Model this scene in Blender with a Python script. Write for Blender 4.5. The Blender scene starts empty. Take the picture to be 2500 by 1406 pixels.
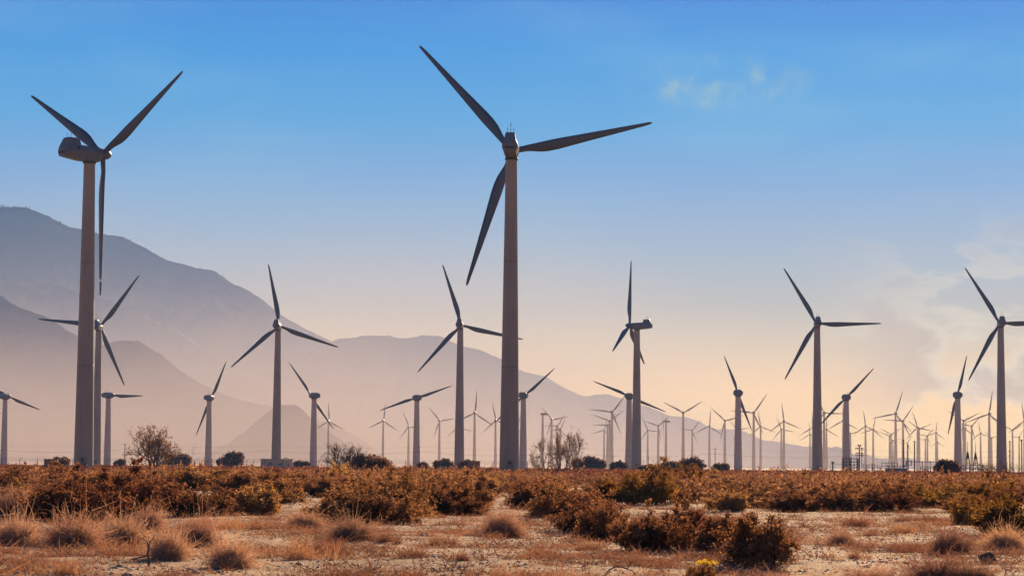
import bpy, math, random
import numpy as np
from mathutils import Vector, Matrix, noise

# ------------------------------------------------------------------ camera, sky, sun, exposure
S = bpy.context.scene
COL = S.collection
F = 6000.0                       # focal length in photo pixels (2500 wide)
CX, CY, HOR = 1250.0, 703.0, 1136.0
EYE = 1.65
cam_d = bpy.data.cameras.new('camera')
cam = bpy.data.objects.new('camera', cam_d); COL.objects.link(cam)
cam_d.sensor_width = 36.0
cam_d.lens = F / 2500.0 * 36.0
cam_d.clip_start = 0.5; cam_d.clip_end = 30000.0
PITCH = math.atan((HOR - CY) / F)
CM = (Matrix.Translation((0, 0, EYE)) @ Matrix.Rotation(math.pi / 2 + PITCH, 4, 'X') @ Matrix.Rotation(math.radians(0.42), 4, 'Z'))
cam.matrix_world = CM
S.camera = cam

SUN_EL, SUN_AZ = math.radians(21.0), math.radians(17.0)     # azimuth to the right of the view direction (+Y)
to_sun = Vector((math.sin(SUN_AZ) * math.cos(SUN_EL), math.cos(SUN_AZ) * math.cos(SUN_EL), math.sin(SUN_EL)))

W = bpy.data.worlds.new('World'); S.world = W; W.use_nodes = True
wn, wl = W.node_tree.nodes, W.node_tree.links
wn.clear()
def N(nodes, t, **kw):
    n = nodes.new(t)
    for k, v in kw.items(): setattr(n, k, v)
    return n
def set_ramp(r, stops, interp='LINEAR'):
    r.color_ramp.interpolation = interp
    e = r.color_ramp.elements
    while len(e) > 1: e.remove(e[-1])
    e[0].position = stops[0][0]; e[0].color = (*stops[0][1], 1)
    for p, c in stops[1:]:
        x = e.new(p); x.color = (*c, 1)
def math_node(nodes, links, op, a, b=None, clamp=False):
    n = nodes.new('ShaderNodeMath'); n.operation = op; n.use_clamp = clamp
    for i, v in enumerate((a, b)):
        if v is None: continue
        if isinstance(v, (int, float)): n.inputs[i].default_value = v
        else: links.new(v, n.inputs[i])
    return n.outputs[0]
def maprange(nodes, links, v, a, b, c=0.0, d=1.0, smooth=True):
    n = nodes.new('ShaderNodeMapRange'); n.interpolation_type = 'SMOOTHSTEP' if smooth else 'LINEAR'
    links.new(v, n.inputs[0])
    for i, q in enumerate((a, b, c, d)): n.inputs[i + 1].default_value = q
    return n.outputs[0]
def srgb(r, g, b):
    f = lambda c: (c / 255) / 12.92 if c <= 10 else ((c / 255 + 0.055) / 1.055) ** 2.4
    return (f(r), f(g), f(b))
EXPOSURE = 1.3
SKYK = 1.0 / 2 ** EXPOSURE
tc = N(wn, 'ShaderNodeTexCoord')
sep = N(wn, 'ShaderNodeSeparateXYZ'); wl.new(tc.outputs['Generated'], sep.inputs[0])
sky = N(wn, 'ShaderNodeTexSky', sky_type='NISHITA', sun_disc=False, sun_elevation=SUN_EL, sun_rotation=SUN_AZ)
# colour of clear air by height above the horizon, same all round
ramp = N(wn, 'ShaderNodeValToRGB')
elev = maprange(wn, wl, sep.outputs[2], 0.0, 0.5, 0, 1, smooth=False)
def sk(r, g, b): return tuple(c * SKYK for c in srgb(r, g, b))
def lk(r, g, b): return (r * SKYK, g * SKYK, b * SKYK)
set_ramp(ramp, [(0.0, lk(1.42, 0.92, 0.28)), (0.012, lk(1.42, 0.92, 0.29)), (0.062, lk(1.40, 0.84, 0.33)), (0.092, lk(1.02, 0.71, 0.39)), (0.129, lk(0.67, 0.56, 0.45)),
                (0.178, lk(0.43, 0.49, 0.59)), (0.226, lk(0.22, 0.41, 0.71)), (0.278, lk(0.06, 0.37, 0.76)), (0.334, lk(0.0, 0.295, 0.76)), (0.376, lk(0.0, 0.225, 0.72)), (0.55, lk(0.0, 0.12, 0.48)), (1.0, lk(0.0, 0.07, 0.30))])
wl.new(elev, ramp.inputs[0])
# soft cumulus low in the right-hand sky, thin wisps higher up
mp = N(wn, 'ShaderNodeMapping'); mp.inputs['Scale'].default_value = (13, 13, 30)
wl.new(tc.outputs['Generated'], mp.inputs[0])
cn = N(wn, 'ShaderNodeTexNoise'); cn.inputs['Scale'].default_value = 1.35; cn.inputs['Detail'].default_value = 7; cn.inputs['Roughness'].default_value = 0.56
cn.inputs['Distortion'].default_value = 0.35
wl.new(mp.outputs[0], cn.inputs[0])
az = math_node(wn, wl, 'ARCTAN2', sep.outputs[0], sep.outputs[1])
m_az = maprange(wn, wl, az, 0.11, 0.19)
m_up = maprange(wn, wl, sep.outputs[2], 0.115, 0.045)
m_lo = maprange(wn, wl, sep.outputs[2], 0.0, 0.035)
bank = math_node(wn, wl, 'MULTIPLY', math_node(wn, wl, 'MULTIPLY', m_az, m_up), m_lo)
dens = maprange(wn, wl, cn.outputs[0], 0.47, 0.56)
dens = math_node(wn, wl, 'MULTIPLY', dens, bank)
rim = maprange(wn, wl, cn.outputs[0], 0.62, 0.50)
ccol = N(wn, 'ShaderNodeMixRGB'); ccol.inputs[1].default_value = (*sk(222, 190, 160), 1); ccol.inputs[2].default_value = (1.08 * SKYK, 0.88 * SKYK, 0.60 * SKYK, 1)
wl.new(rim, ccol.inputs[0])
cmix = N(wn, 'ShaderNodeMixRGB')
wl.new(math_node(wn, wl, 'MULTIPLY', dens, 0.95), cmix.inputs[0]); wl.new(ramp.outputs[0], cmix.inputs[1]); wl.new(ccol.outputs[0], cmix.inputs[2])
mp2 = N(wn, 'ShaderNodeMapping'); mp2.inputs['Scale'].default_value = (7, 7, 24); mp2.inputs['Location'].default_value = (3.1, 0.4, 1.7)
wl.new(tc.outputs['Generated'], mp2.inputs[0])
wn2 = N(wn, 'ShaderNodeTexNoise'); wn2.inputs['Scale'].default_value = 1.0; wn2.inputs['Detail'].default_value = 5; wn2.inputs['Roughness'].default_value = 0.5
wl.new(mp2.outputs[0], wn2.inputs[0])
wisp = math_node(wn, wl, 'MULTIPLY', maprange(wn, wl, wn2.outputs[0], 0.44, 0.74), maprange(wn, wl, sep.outputs[2], 0.06, 0.13))
wmix = N(wn, 'ShaderNodeMixRGB'); wmix.inputs[2].default_value = (*sk(150, 205, 226), 1)
wl.new(math_node(wn, wl, 'MULTIPLY', wisp, 0.26), wmix.inputs[0]); wl.new(cmix.outputs[0], wmix.inputs[1])
# one small high wisp of cloud
def gauss(v, c, w):
    d_ = math_node(wn, wl, 'MULTIPLY', math_node(wn, wl, 'SUBTRACT', v, c), 1.0 / w)
    return math_node(wn, wl, 'MULTIPLY', d_, d_)
g_ = math_node(wn, wl, 'ADD', gauss(az, 0.083, 0.036), gauss(sep.outputs[2], 0.155, 0.0105))
gm = maprange(wn, wl, g_, 1.6, 0.0)
hn = N(wn, 'ShaderNodeTexNoise'); hn.inputs['Scale'].default_value = 60.0; hn.inputs['Detail'].default_value = 6; hn.inputs['Roughness'].default_value = 0.6
wl.new(tc.outputs['Generated'], hn.inputs[0])
hm = N(wn, 'ShaderNodeMixRGB'); hm.inputs[2].default_value = (*sk(214, 222, 160), 1)
wl.new(math_node(wn, wl, 'MULTIPLY', math_node(wn, wl, 'MULTIPLY', maprange(wn, wl, hn.outputs[0], 0.40, 0.70), gm), 0.42), hm.inputs[0]); wl.new(wmix.outputs[0], hm.inputs[1])
# the physical sky gives the brightening towards the sun
nmul = N(wn, 'ShaderNodeMixRGB', blend_type='MIX'); nmul.inputs[0].default_value = 0.008
nsc = N(wn, 'ShaderNodeVectorMath', operation='SCALE'); nsc.inputs[3].default_value = 0.10
wl.new(sky.outputs[0], nsc.inputs[0])
wl.new(hm.outputs[0], nmul.inputs[1]); wl.new(nsc.outputs[0], nmul.inputs[2])
bg = N(wn, 'ShaderNodeBackground'); bg.inputs[1].default_value = 1.0
wl.new(nmul.outputs[0], bg.inputs[0])
wo = N(wn, 'ShaderNodeOutputWorld'); wl.new(bg.outputs[0], wo.inputs[0])

sun_d = bpy.data.lights.new('sun', 'SUN'); sun_d.energy = 5.0; sun_d.angle = math.radians(0.5); sun_d.color = (1.0, 0.74, 0.46)
sun = bpy.data.objects.new('sun', sun_d); COL.objects.link(sun)
sun.rotation_euler = to_sun.to_track_quat('Z', 'Y').to_euler()

vs = S.view_settings
vs.view_transform = 'Standard'; vs.look = 'None'; vs.exposure = EXPOSURE; vs.gamma = 1.0; vs.use_curve_mapping = False
S.render.engine = 'CYCLES'
cy = S.cycles
cy.use_denoising = True
try: cy.denoiser = 'OPENIMAGEDENOISE'
except Exception: pass
cy.max_bounces = 6; cy.diffuse_bounces = 3; cy.glossy_bounces = 2; cy.transmission_bounces = 3; cy.volume_bounces = 1
cy.transparent_max_bounces = 8
cy.sample_clamp_indirect = 6.0

HAZE_DENSITY = 6.0e-5
HAZE_COLOR = (0.18, 0.335, 0.64)

# ------------------------------------------------------------------ pixel <-> world
RM = CM.to_3x3()
def ray(px, py):
    return RM @ Vector(((px - CX) / F, -(py - CY) / F, -1.0))
def at(px, py, d):
    r = ray(px, py); return Vector((0, 0, EYE)) + r * (d / r.y)
def ground_at(px, py):
    r = ray(px, py); return Vector((0, 0, EYE)) + r * (-EYE / r.z)
def base_at(px, d):
    """ground point at depth d seen at photo column px"""
    y = HOR
    for _ in range(4):
        p = at(px, y, d); y += p.z * F / d
    return Vector((p.x, p.y, 0))
def px_m(d): return d / F            # metres per photo pixel

# ------------------------------------------------------------------ helpers
def mesh_arr(name, V, Q, smooth=False):
    """V (n,3), Q (m,k) all faces with k corners"""
    V = np.asarray(V, dtype=np.float32); Q = np.asarray(Q, dtype=np.int32)
    me = bpy.data.meshes.new(name)
    m, k = Q.shape
    me.vertices.add(len(V)); me.vertices.foreach_set('co', V.ravel())
    me.loops.add(m * k); me.loops.foreach_set('vertex_index', Q.ravel())
    me.polygons.add(m)
    me.polygons.foreach_set('loop_start', np.arange(0, m * k, k, dtype=np.int32))
    me.polygons.foreach_set('loop_total', np.full(m, k, dtype=np.int32))
    if smooth: me.polygons.foreach_set('use_smooth', np.ones(m, dtype=bool))
    me.update(calc_edges=True); me.validate()
    return me
class MB:
    def __init__(s): s.v = []; s.f = []; s.sm = []
    def add(s, vs, fs, smooth=False):
        b = len(s.v); s.v += [tuple(v) for v in vs]
        s.f += [tuple(i + b for i in f) for f in fs]; s.sm += [smooth] * len(fs)
    def box(s, c, size, rot=None):
        x, y, z = [q / 2 for q in size]
        P = [Vector(p) for p in ((-x,-y,-z),(x,-y,-z),(x,y,-z),(-x,y,-z),(-x,-y,z),(x,-y,z),(x,y,z),(-x,y,z))]
        if rot is not None: P = [rot @ p for p in P]
        c = Vector(c)
        s.add([c + p for p in P], [(0,3,2,1),(4,5,6,7),(0,1,5,4),(1,2,6,5),(2,3,7,6),(3,0,4,7)])
    def loft(s, rings, cap=True, smooth=True):
        n = len(rings[0]); V = [p for r in rings for p in r]; Fc = []
        for i in range(len(rings) - 1):
            for j in range(n):
                k = (j + 1) % n
                Fc.append((i*n+j, i*n+k, (i+1)*n+k, (i+1)*n+j))
        s.add(V, Fc, smooth)
        if cap:
            s.add(rings[0], [tuple(range(n))[::-1]]); s.add(rings[-1], [tuple(range(n))])
    def bar(s, a, b, r, n=6, r2=None, smooth=True):
        a, b = Vector(a), Vector(b); d = (b - a).normalized()
        u = d.orthogonal().normalized(); w = d.cross(u)
        r2 = r if r2 is None else r2
        ring = lambda c, q: [c + (u * math.cos(t) + w * math.sin(t)) * q for t in [2*math.pi*i/n for i in range(n)]]
        s.loft([ring(a, r), ring(b, r2)], smooth=smooth)
    def lathe(s, prof, n=24, smooth=True, c=(0,0,0)):
        c = Vector(c)
        s.loft([[c + Vector((r*math.cos(2*math.pi*i/n), r*math.sin(2*math.pi*i/n), z)) for i in range(n)] for r, z in prof], smooth=smooth)
    def mesh(s, name):
        me = bpy.data.meshes.new(name); me.from_pydata(s.v, [], s.f)
        me.polygons.foreach_set('use_smooth', s.sm); me.update(); return me
def ob(name, me, mat=None, parent=None, M=None):
    o = bpy.data.objects.new(name, me); COL.objects.link(o)
    if mat is not None and me is not None and not me.materials: me.materials.append(mat)
    if parent is not None: o.parent = parent
    if M is not None: o.matrix_local = M
    return o
def tag(o, label, cat=None, group=None, kind=None):
    if label: o['label'] = label
    if cat: o['category'] = cat
    if group: o['group'] = group
    if kind: o['kind'] = kind
    return o
def empty(name, loc, rz=0, label=None, cat=None, group=None):
    o = bpy.data.objects.new(name, None); COL.objects.link(o)
    o.location = loc; o.rotation_euler = (0, 0, rz); o.empty_display_size = 0.5
    return tag(o, label, cat, group)
ORD = ['first','second','third','fourth','fifth','sixth','seventh','eighth','ninth','tenth','eleventh','twelfth','thirteenth','fourteenth','fifteenth']
def ordw(i):
    if i < 15: return ORD[i]
    k = i + 1; return '%d%s' % (k, 'th' if 10 <= k % 100 <= 20 else {1:'st',2:'nd',3:'rd'}.get(k % 10, 'th'))

# ------------------------------------------------------------------ materials
def mat_new(name):
    m = bpy.data.materials.new(name); m.use_nodes = True
    nt = m.node_tree; nt.nodes.clear()
    return m, nt.nodes, nt.links
def painted(name, c1, c2, rough=0.55, scale=0.6, spec=0.4, stretch=(1,1,0.15), bump=0.0):
    m, n, l = mat_new(name)
    o = N(n, 'ShaderNodeOutputMaterial'); b = N(n, 'ShaderNodeBsdfPrincipled')
    t = N(n, 'ShaderNodeTexCoord'); mp = N(n, 'ShaderNodeMapping'); mp.inputs['Scale'].default_value = stretch
    l.new(t.outputs['Object'], mp.inputs[0])
    x = N(n, 'ShaderNodeTexNoise'); x.inputs['Scale'].default_value = scale; x.inputs['Detail'].default_value = 6; x.inputs['Roughness'].default_value = 0.65
    l.new(mp.outputs[0], x.inputs[0])
    r = N(n, 'ShaderNodeValToRGB'); set_ramp(r, [(0.3, c1), (0.7, c2)]); l.new(x.outputs[0], r.inputs[0])
    l.new(r.outputs[0], b.inputs['Base Color']); b.inputs['Roughness'].default_value = rough
    b.inputs['Specular IOR Level'].default_value = spec
    if bump:
        bp = N(n, 'ShaderNodeBump'); bp.inputs['Strength'].default_value = bump; bp.inputs['Distance'].default_value = 0.05
        l.new(x.outputs[0], bp.inputs['Height']); l.new(bp.outputs[0], b.inputs['Normal'])
    l.new(b.outputs[0], o.inputs[0]); return m
def leafy(name, c1, c2, trans=0.45, tcol=None):
    m, n, l = mat_new(name)
    o = N(n, 'ShaderNodeOutputMaterial')
    g = N(n, 'ShaderNodeNewGeometry'); oi = N(n, 'ShaderNodeObjectInfo')
    r = N(n, 'ShaderNodeValToRGB'); set_ramp(r, [(0.0, c1), (1.0, c2)])
    l.new(g.outputs['Random Per Island'], r.inputs[0])
    hs = N(n, 'ShaderNodeHueSaturation')
    l.new(maprange(n, l, oi.outputs['Random'], 0, 1, 0.7, 1.35, False), hs.inputs['Value'])
    l.new(maprange(n, l, oi.outputs['Random'], 0, 1, 0.482, 0.518, False), hs.inputs['Hue'])
    ps = N(n, 'ShaderNodeTexNoise'); ps.inputs['Scale'].default_value = 0.22; ps.inputs['Detail'].default_value = 3; l.new(g.outputs['Position'], ps.inputs[0])
    pr = N(n, 'ShaderNodeValToRGB'); set_ramp(pr, [(0.32, (0.62, 0.60, 0.62)), (0.5, (1, 1, 1)), (0.68, (1.32, 1.40, 1.28))]); l.new(ps.outputs[0], pr.inputs[0])
    pm = N(n, 'ShaderNodeMixRGB', blend_type='MULTIPLY'); pm.inputs[0].default_value = 1.0
    l.new(r.outputs[0], pm.inputs[1]); l.new(pr.outputs[0], pm.inputs[2])
    l.new(pm.outputs[0], hs.inputs['Color'])
    d = N(n, 'ShaderNodeBsdfDiffuse'); t = N(n, 'ShaderNodeBsdfTranslucent')
    l.new(hs.outputs[0], d.inputs[0])
    tm = N(n, 'ShaderNodeMixRGB', blend_type='MULTIPLY'); tm.inputs[0].default_value = 1.0
    tm.inputs[2].default_value = (*(tcol or (1.6, 1.25, 0.6)), 1)
    l.new(hs.outputs[0], tm.inputs[1]); l.new(tm.outputs[0], t.inputs[0])
    x = N(n, 'ShaderNodeMixShader'); x.inputs[0].default_value = trans
    l.new(d.outputs[0], x.inputs[1]); l.new(t.outputs[0], x.inputs[2]); l.new(x.outputs[0], o.inputs[0])
    return m
M = {}
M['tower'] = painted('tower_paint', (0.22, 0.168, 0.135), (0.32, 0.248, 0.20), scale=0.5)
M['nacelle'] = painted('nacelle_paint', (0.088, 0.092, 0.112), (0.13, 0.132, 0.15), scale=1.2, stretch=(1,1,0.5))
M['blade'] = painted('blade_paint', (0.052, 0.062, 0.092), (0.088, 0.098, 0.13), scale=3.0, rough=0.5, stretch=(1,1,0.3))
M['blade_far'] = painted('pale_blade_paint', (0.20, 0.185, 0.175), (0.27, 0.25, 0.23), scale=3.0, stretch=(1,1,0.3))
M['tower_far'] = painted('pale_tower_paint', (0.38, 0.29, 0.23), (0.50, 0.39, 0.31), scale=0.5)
M['dark'] = painted('dark_metal', (0.035, 0.03, 0.03), (0.06, 0.05, 0.05), rough=0.6)
M['steel'] = painted('weathered_steel', (0.12, 0.10, 0.095), (0.20, 0.17, 0.15), rough=0.6, scale=1.5)
M['door'] = painted('door_paint', (0.16, 0.13, 0.12), (0.22, 0.18, 0.16))
M['concrete'] = painted('concrete', (0.30, 0.26, 0.23), (0.42, 0.36, 0.31), rough=0.9, scale=2.0, stretch=(1,1,1), bump=0.2)
M['wood'] = painted('weathered_wood', (0.07, 0.05, 0.04), (0.13, 0.09, 0.07), rough=0.85, scale=3.0)
M['plaster'] = painted('plaster_wall', (0.46, 0.31, 0.22), (0.58, 0.41, 0.30), rough=0.9, scale=0.8, stretch=(1,1,0.6), bump=0.1)
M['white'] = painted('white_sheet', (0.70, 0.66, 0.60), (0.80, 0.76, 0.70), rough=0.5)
M['rust'] = painted('rusty_cabinet', (0.20, 0.10, 0.06), (0.30, 0.16, 0.10), rough=0.8, scale=1.5)
M['glass'] = painted('window_glass', (0.03, 0.025, 0.02), (0.05, 0.04, 0.035), rough=0.15)
M['leaf_creosote'] = leafy('creosote_leaf', (0.145, 0.073, 0.043), (0.30, 0.160, 0.090), 0.48, (1.3, 1.04, 0.72))
M['leaf_gold'] = leafy('golden_leaf', (0.12, 0.066, 0.028), (0.27, 0.158, 0.064), 0.48, (1.45, 1.15, 0.6))
M['leaf_tree'] = leafy('tree_leaf', (0.11, 0.064, 0.045), (0.20, 0.12, 0.08), 0.4, (1.3, 1.05, 0.75))
M['leaf_dark'] = leafy('dark_tree_leaf', (0.10, 0.064, 0.05), (0.19, 0.125, 0.095), 0.4, (1.3, 1.0, 0.8))
M['flower'] = leafy('yellow_flower', (0.30, 0.19, 0.03), (0.46, 0.33, 0.05), 0.45)
M['twig'] = leafy('dry_twig', (0.29, 0.175, 0.12), (0.47, 0.315, 0.23), 0.4, (1.3, 1.0, 0.8))
M['twig_red'] = leafy('red_dry_twig', (0.18, 0.095, 0.06), (0.36, 0.205, 0.135), 0.35, (1.4, 1.0, 0.75))
M['stem'] = leafy('bush_stem', (0.075, 0.042, 0.03), (0.15, 0.085, 0.06), 0.1)
M['bark'] = leafy('tree_bark', (0.13, 0.066, 0.045), (0.22, 0.12, 0.085), 0.1)
M['stone'] = painted('desert_stone', (0.24, 0.17, 0.13), (0.44, 0.33, 0.26), rough=0.9, scale=5.0, stretch=(1,1,1), bump=0.3)

# sand
def make_sand():
    m, n, l = mat_new('desert_sand')
    o = N(n, 'ShaderNodeOutputMaterial'); b = N(n, 'ShaderNodeBsdfPrincipled'); b.inputs['Roughness'].default_value = 0.9
    b.inputs['Specular IOR Level'].default_value = 0.25
    t = N(n, 'ShaderNodeTexCoord')
    def nz(scale, detail=5, rough=0.6):
        x = N(n, 'ShaderNodeTexNoise'); x.inputs['Scale'].default_value = scale; x.inputs['Detail'].default_value = detail; x.inputs['Roughness'].default_value = rough
        l.new(t.outputs['Object'], x.inputs[0]); return x.outputs[0]
    big, mid, fine = nz(0.13), nz(1.1, 6), nz(9.0, 4, 0.7)
    r = N(n, 'ShaderNodeValToRGB'); set_ramp(r, [(0.3, (0.26, 0.140, 0.072)), (0.5, (0.42, 0.245, 0.128)), (0.7, (0.54, 0.335, 0.185))]); l.new(big, r.inputs[0])
    r2 = N(n, 'ShaderNodeValToRGB'); set_ramp(r2, [(0.35, (0.62, 0.56, 0.52)), (0.55, (1, 1, 1)), (0.75, (1.08, 1.08, 1.05))]); l.new(mid, r2.inputs[0])
    mx = N(n, 'ShaderNodeMixRGB', blend_type='MULTIPLY'); mx.inputs[0].default_value = 0.9
    l.new(r.outputs[0], mx.inputs[1]); l.new(r2.outputs[0], mx.inputs[2])
    r3 = N(n, 'ShaderNodeValToRGB'); set_ramp(r3, [(0.36, (0.5, 0.42, 0.38)), (0.5, (1, 1, 1))]); l.new(fine, r3.inputs[0])
    mx2 = N(n, 'ShaderNodeMixRGB', blend_type='MULTIPLY'); mx2.inputs[0].default_value = 0.75
    l.new(mx.outputs[0], mx2.inputs[1]); l.new(r3.outputs[0], mx2.inputs[2])
    l.new(mx2.outputs[0], b.inputs['Base Color'])
    b1 = N(n, 'ShaderNodeBump'); b1.inputs['Strength'].default_value = 1.0; b1.inputs['Distance'].default_value = 0.10; l.new(nz(4.0, 6, 0.7), b1.inputs['Height'])
    b2 = N(n, 'ShaderNodeBump'); b2.inputs['Strength'].default_value = 0.8; b2.inputs['Distance'].default_value = 0.035; l.new(nz(16.0, 3, 0.6), b2.inputs['Height'])
    l.new(b1.outputs[0], b2.inputs['Normal']); l.new(b2.outputs[0], b.inputs['Normal'])
    l.new(b.outputs[0], o.inputs[0]); return m
M['sand'] = make_sand()

def make_rock_slope(name, rock, scrub, fan_haze, z0, z1):
    """haze painted into colour by height: pale over fans below, dark bluish chaparral above"""
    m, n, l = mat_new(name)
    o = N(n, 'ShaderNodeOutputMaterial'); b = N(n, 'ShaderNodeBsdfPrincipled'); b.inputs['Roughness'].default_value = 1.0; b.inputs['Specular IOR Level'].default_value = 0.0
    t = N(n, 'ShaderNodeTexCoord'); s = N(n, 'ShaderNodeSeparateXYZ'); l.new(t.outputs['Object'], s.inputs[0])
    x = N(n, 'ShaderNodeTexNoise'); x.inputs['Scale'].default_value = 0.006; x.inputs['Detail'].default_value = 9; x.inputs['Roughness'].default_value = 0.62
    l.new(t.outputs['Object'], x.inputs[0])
    h = maprange(n, l, s.outputs[2], z0, z1, -0.42, 0.36, False)  # height blend puts the paler low haze into the base colour
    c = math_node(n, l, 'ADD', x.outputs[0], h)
    r = N(n, 'ShaderNodeValToRGB'); set_ramp(r, [(0.22, fan_haze), (0.5, rock), (0.78, scrub)]); l.new(c, r.inputs[0])
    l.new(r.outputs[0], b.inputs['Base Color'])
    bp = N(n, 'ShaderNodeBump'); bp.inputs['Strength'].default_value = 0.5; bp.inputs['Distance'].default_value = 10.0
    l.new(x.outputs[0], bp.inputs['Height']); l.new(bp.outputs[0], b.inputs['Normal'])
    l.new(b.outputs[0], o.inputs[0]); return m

# ------------------------------------------------------------------ ground
def gz(x, y):
    a = 1.0 / (1.0 + max(0.0, y - 90.0) / 60.0)
    v = Vector((x * 0.16, y * 0.16, 3.3)); w = Vector((x * 0.55, y * 0.55, 7.7)); q = Vector((x * 1.7, y * 1.7, 1.1))
    return a * (0.16 * noise.noise(v) + 0.06 * noise.noise(w) + 0.022 * noise.noise(q))
def grow(a, b, step, g):
    out = [a]; s = step
    while out[-1] < b: s *= g; out.append(out[-1] + s)
    out[-1] = b; return out
xs_f = list(np.arange(-22, 22.01, 0.22)); xs_r = grow(22, 5000, 0.3, 1.22)[1:]
XS = [-x for x in xs_r[::-1]] + xs_f + xs_r
ys_f = list(np.arange(30, 105.01, 0.22)); ys_b = grow(0, 330, 0.3, 1.3)[1:]
YS = [30 - y for y in ys_b[::-1]] + ys_f + grow(105, 9000, 0.3, 1.14)[1:]
nx, ny = len(XS), len(YS)
GV = np.zeros((ny, nx, 3)); GV[:, :, 0] = np.array(XS)[None, :]; GV[:, :, 1] = np.array(YS)[:, None]
for j, y in enumerate(YS):
    if y < 20 or y > 1500: continue
    for i, x in enumerate(XS):
        if abs(x) < 300: GV[j, i, 2] = gz(x, y)
ii = np.arange(ny * nx).reshape(ny, nx)
GQ = np.stack([ii[:-1, :-1], ii[:-1, 1:], ii[1:, 1:], ii[1:, :-1]], -1).reshape(-1, 4)
g_ob = ob('ground', mesh_arr('ground', GV.reshape(-1, 3), GQ, True), M['sand'])
tag(g_ob, 'pale sandy desert floor running to the mountains', None, None, 'structure')

# ------------------------------------------------------------------ mountains
TOPZ = [0.0]
def ridge(name, label, pts, D, mat, seed, run=1.05, rough=1.0, ncol=320, nrow=54):
    px = np.array([p[0] for p in pts], float); py = np.array([p[1] for p in pts], float)
    cols = np.linspace(px[0], px[-1], ncol)
    # smooth-ish interpolation
    crest = np.interp(cols, px, py)
    k = np.array([1, 2, 3, 2, 1], float); k /= k.sum()
    pad = np.pad(crest, 2, mode='edge'); crest = np.convolve(pad, k, 'valid')
    C = [at(a, b, D) for a, b in zip(cols, crest)]
    H = max(c.z for c in C)
    V = np.zeros((nrow, ncol, 3)); vs_ = np.concatenate([np.linspace(1, 0, int(nrow * 0.72), endpoint=False), np.linspace(0, -1, nrow - int(nrow * 0.72))])
    for i, c in enumerate(C):
        h = max(c.z, 2.0)
        h += rough * (5.0 * noise.noise(Vector((c.x / 55.0, seed, 0))) + 3.0 * noise.noise(Vector((c.x / 16.0, seed, 4))))
        w = run * max(h, 25.0)
        for j, v in enumerate(vs_):
            s = abs(v)
            y = D - v * w if v > 0 else D + s * w * 0.7
            prof = (1 - s) ** 1.12
            sx = c.x + 0.35 * (y - D) * noise.noise(Vector((c.x / 900.0, seed, 2)))
            rn = 0.0
            if 0 < s < 1:
                f1 = 1 - 2 * abs(noise.noise(Vector((sx / 330.0, y / 900.0, seed))))
                f2 = 1 - 2 * abs(noise.noise(Vector((sx / 120.0, y / 300.0, seed + 5))))
                f3 = noise.noise(Vector((sx / 40.0, y / 70.0, seed + 9)))
                rn = h * (4 * s * (1 - s)) * (0.17 * (f1 - 0.55) + 0.09 * (f2 - 0.5) + 0.04 * f3) * min(1, s * 6)
            V[j, i] = (c.x, y, -4 + (h + 4) * prof + rn)
    ii = np.arange(nrow * ncol).reshape(nrow, ncol)
    Q = np.stack([ii[:-1, :-1], ii[:-1, 1:], ii[1:, 1:], ii[1:, :-1]], -1).reshape(-1, 4)
    o = ob(name, mesh_arr(name, V.reshape(-1, 3), Q, False), mat); tag(o, label, None, None, 'structure')
    TOPZ[0] = max(TOPZ[0], V[:, :, 2].max())
    return C
ROCK, SCRUB, FAN_HAZE = (0.30, 0.22, 0.20), (0.10, 0.105, 0.15), (0.46, 0.34, 0.29)  # pale foot and bluish top tones stand in for haze
mA = make_rock_slope('far_slope', ROCK, (0.06, 0.085, 0.17), FAN_HAZE, 60, 640)
mB = make_rock_slope('near_slope', ROCK, SCRUB, FAN_HAZE, 20, 330)
mC = make_rock_slope('hill_slope', (0.36, 0.26, 0.23), (0.20, 0.17, 0.17), FAN_HAZE, 0, 190)
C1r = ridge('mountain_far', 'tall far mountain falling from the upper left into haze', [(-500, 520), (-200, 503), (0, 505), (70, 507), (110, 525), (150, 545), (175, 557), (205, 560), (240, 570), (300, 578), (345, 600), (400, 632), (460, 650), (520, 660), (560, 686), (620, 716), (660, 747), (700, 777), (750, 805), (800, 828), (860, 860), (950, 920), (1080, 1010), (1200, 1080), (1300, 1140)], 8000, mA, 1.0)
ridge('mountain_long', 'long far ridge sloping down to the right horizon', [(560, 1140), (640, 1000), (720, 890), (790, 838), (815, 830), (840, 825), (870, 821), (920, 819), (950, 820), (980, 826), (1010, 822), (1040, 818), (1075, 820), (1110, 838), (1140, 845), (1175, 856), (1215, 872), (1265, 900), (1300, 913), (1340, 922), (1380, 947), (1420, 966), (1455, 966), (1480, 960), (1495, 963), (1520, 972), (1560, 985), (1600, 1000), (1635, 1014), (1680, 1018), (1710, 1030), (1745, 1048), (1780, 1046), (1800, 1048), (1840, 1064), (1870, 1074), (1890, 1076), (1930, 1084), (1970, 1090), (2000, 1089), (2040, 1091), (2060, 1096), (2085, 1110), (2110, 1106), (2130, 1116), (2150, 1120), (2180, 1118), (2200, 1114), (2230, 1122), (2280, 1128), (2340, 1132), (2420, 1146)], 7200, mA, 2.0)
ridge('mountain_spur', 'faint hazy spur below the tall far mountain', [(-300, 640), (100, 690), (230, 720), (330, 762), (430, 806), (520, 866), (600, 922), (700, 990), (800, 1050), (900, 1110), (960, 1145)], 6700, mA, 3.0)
ridge('mountain_near', 'darker nearer mountain with a rounded shoulder at left', [(-500, 560), (-200, 640), (0, 720), (40, 746), (90, 768), (130, 781), (190, 820), (235, 848), (270, 836), (300, 831), (345, 833), (390, 862), (440, 905), (500, 940), (560, 968), (620, 984), (660, 990), (720, 1000), (765, 1020), (820, 1040), (870, 1065), (910, 1090), (950, 1122), (985, 1146)], 5000, mB, 4.0)
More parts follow.
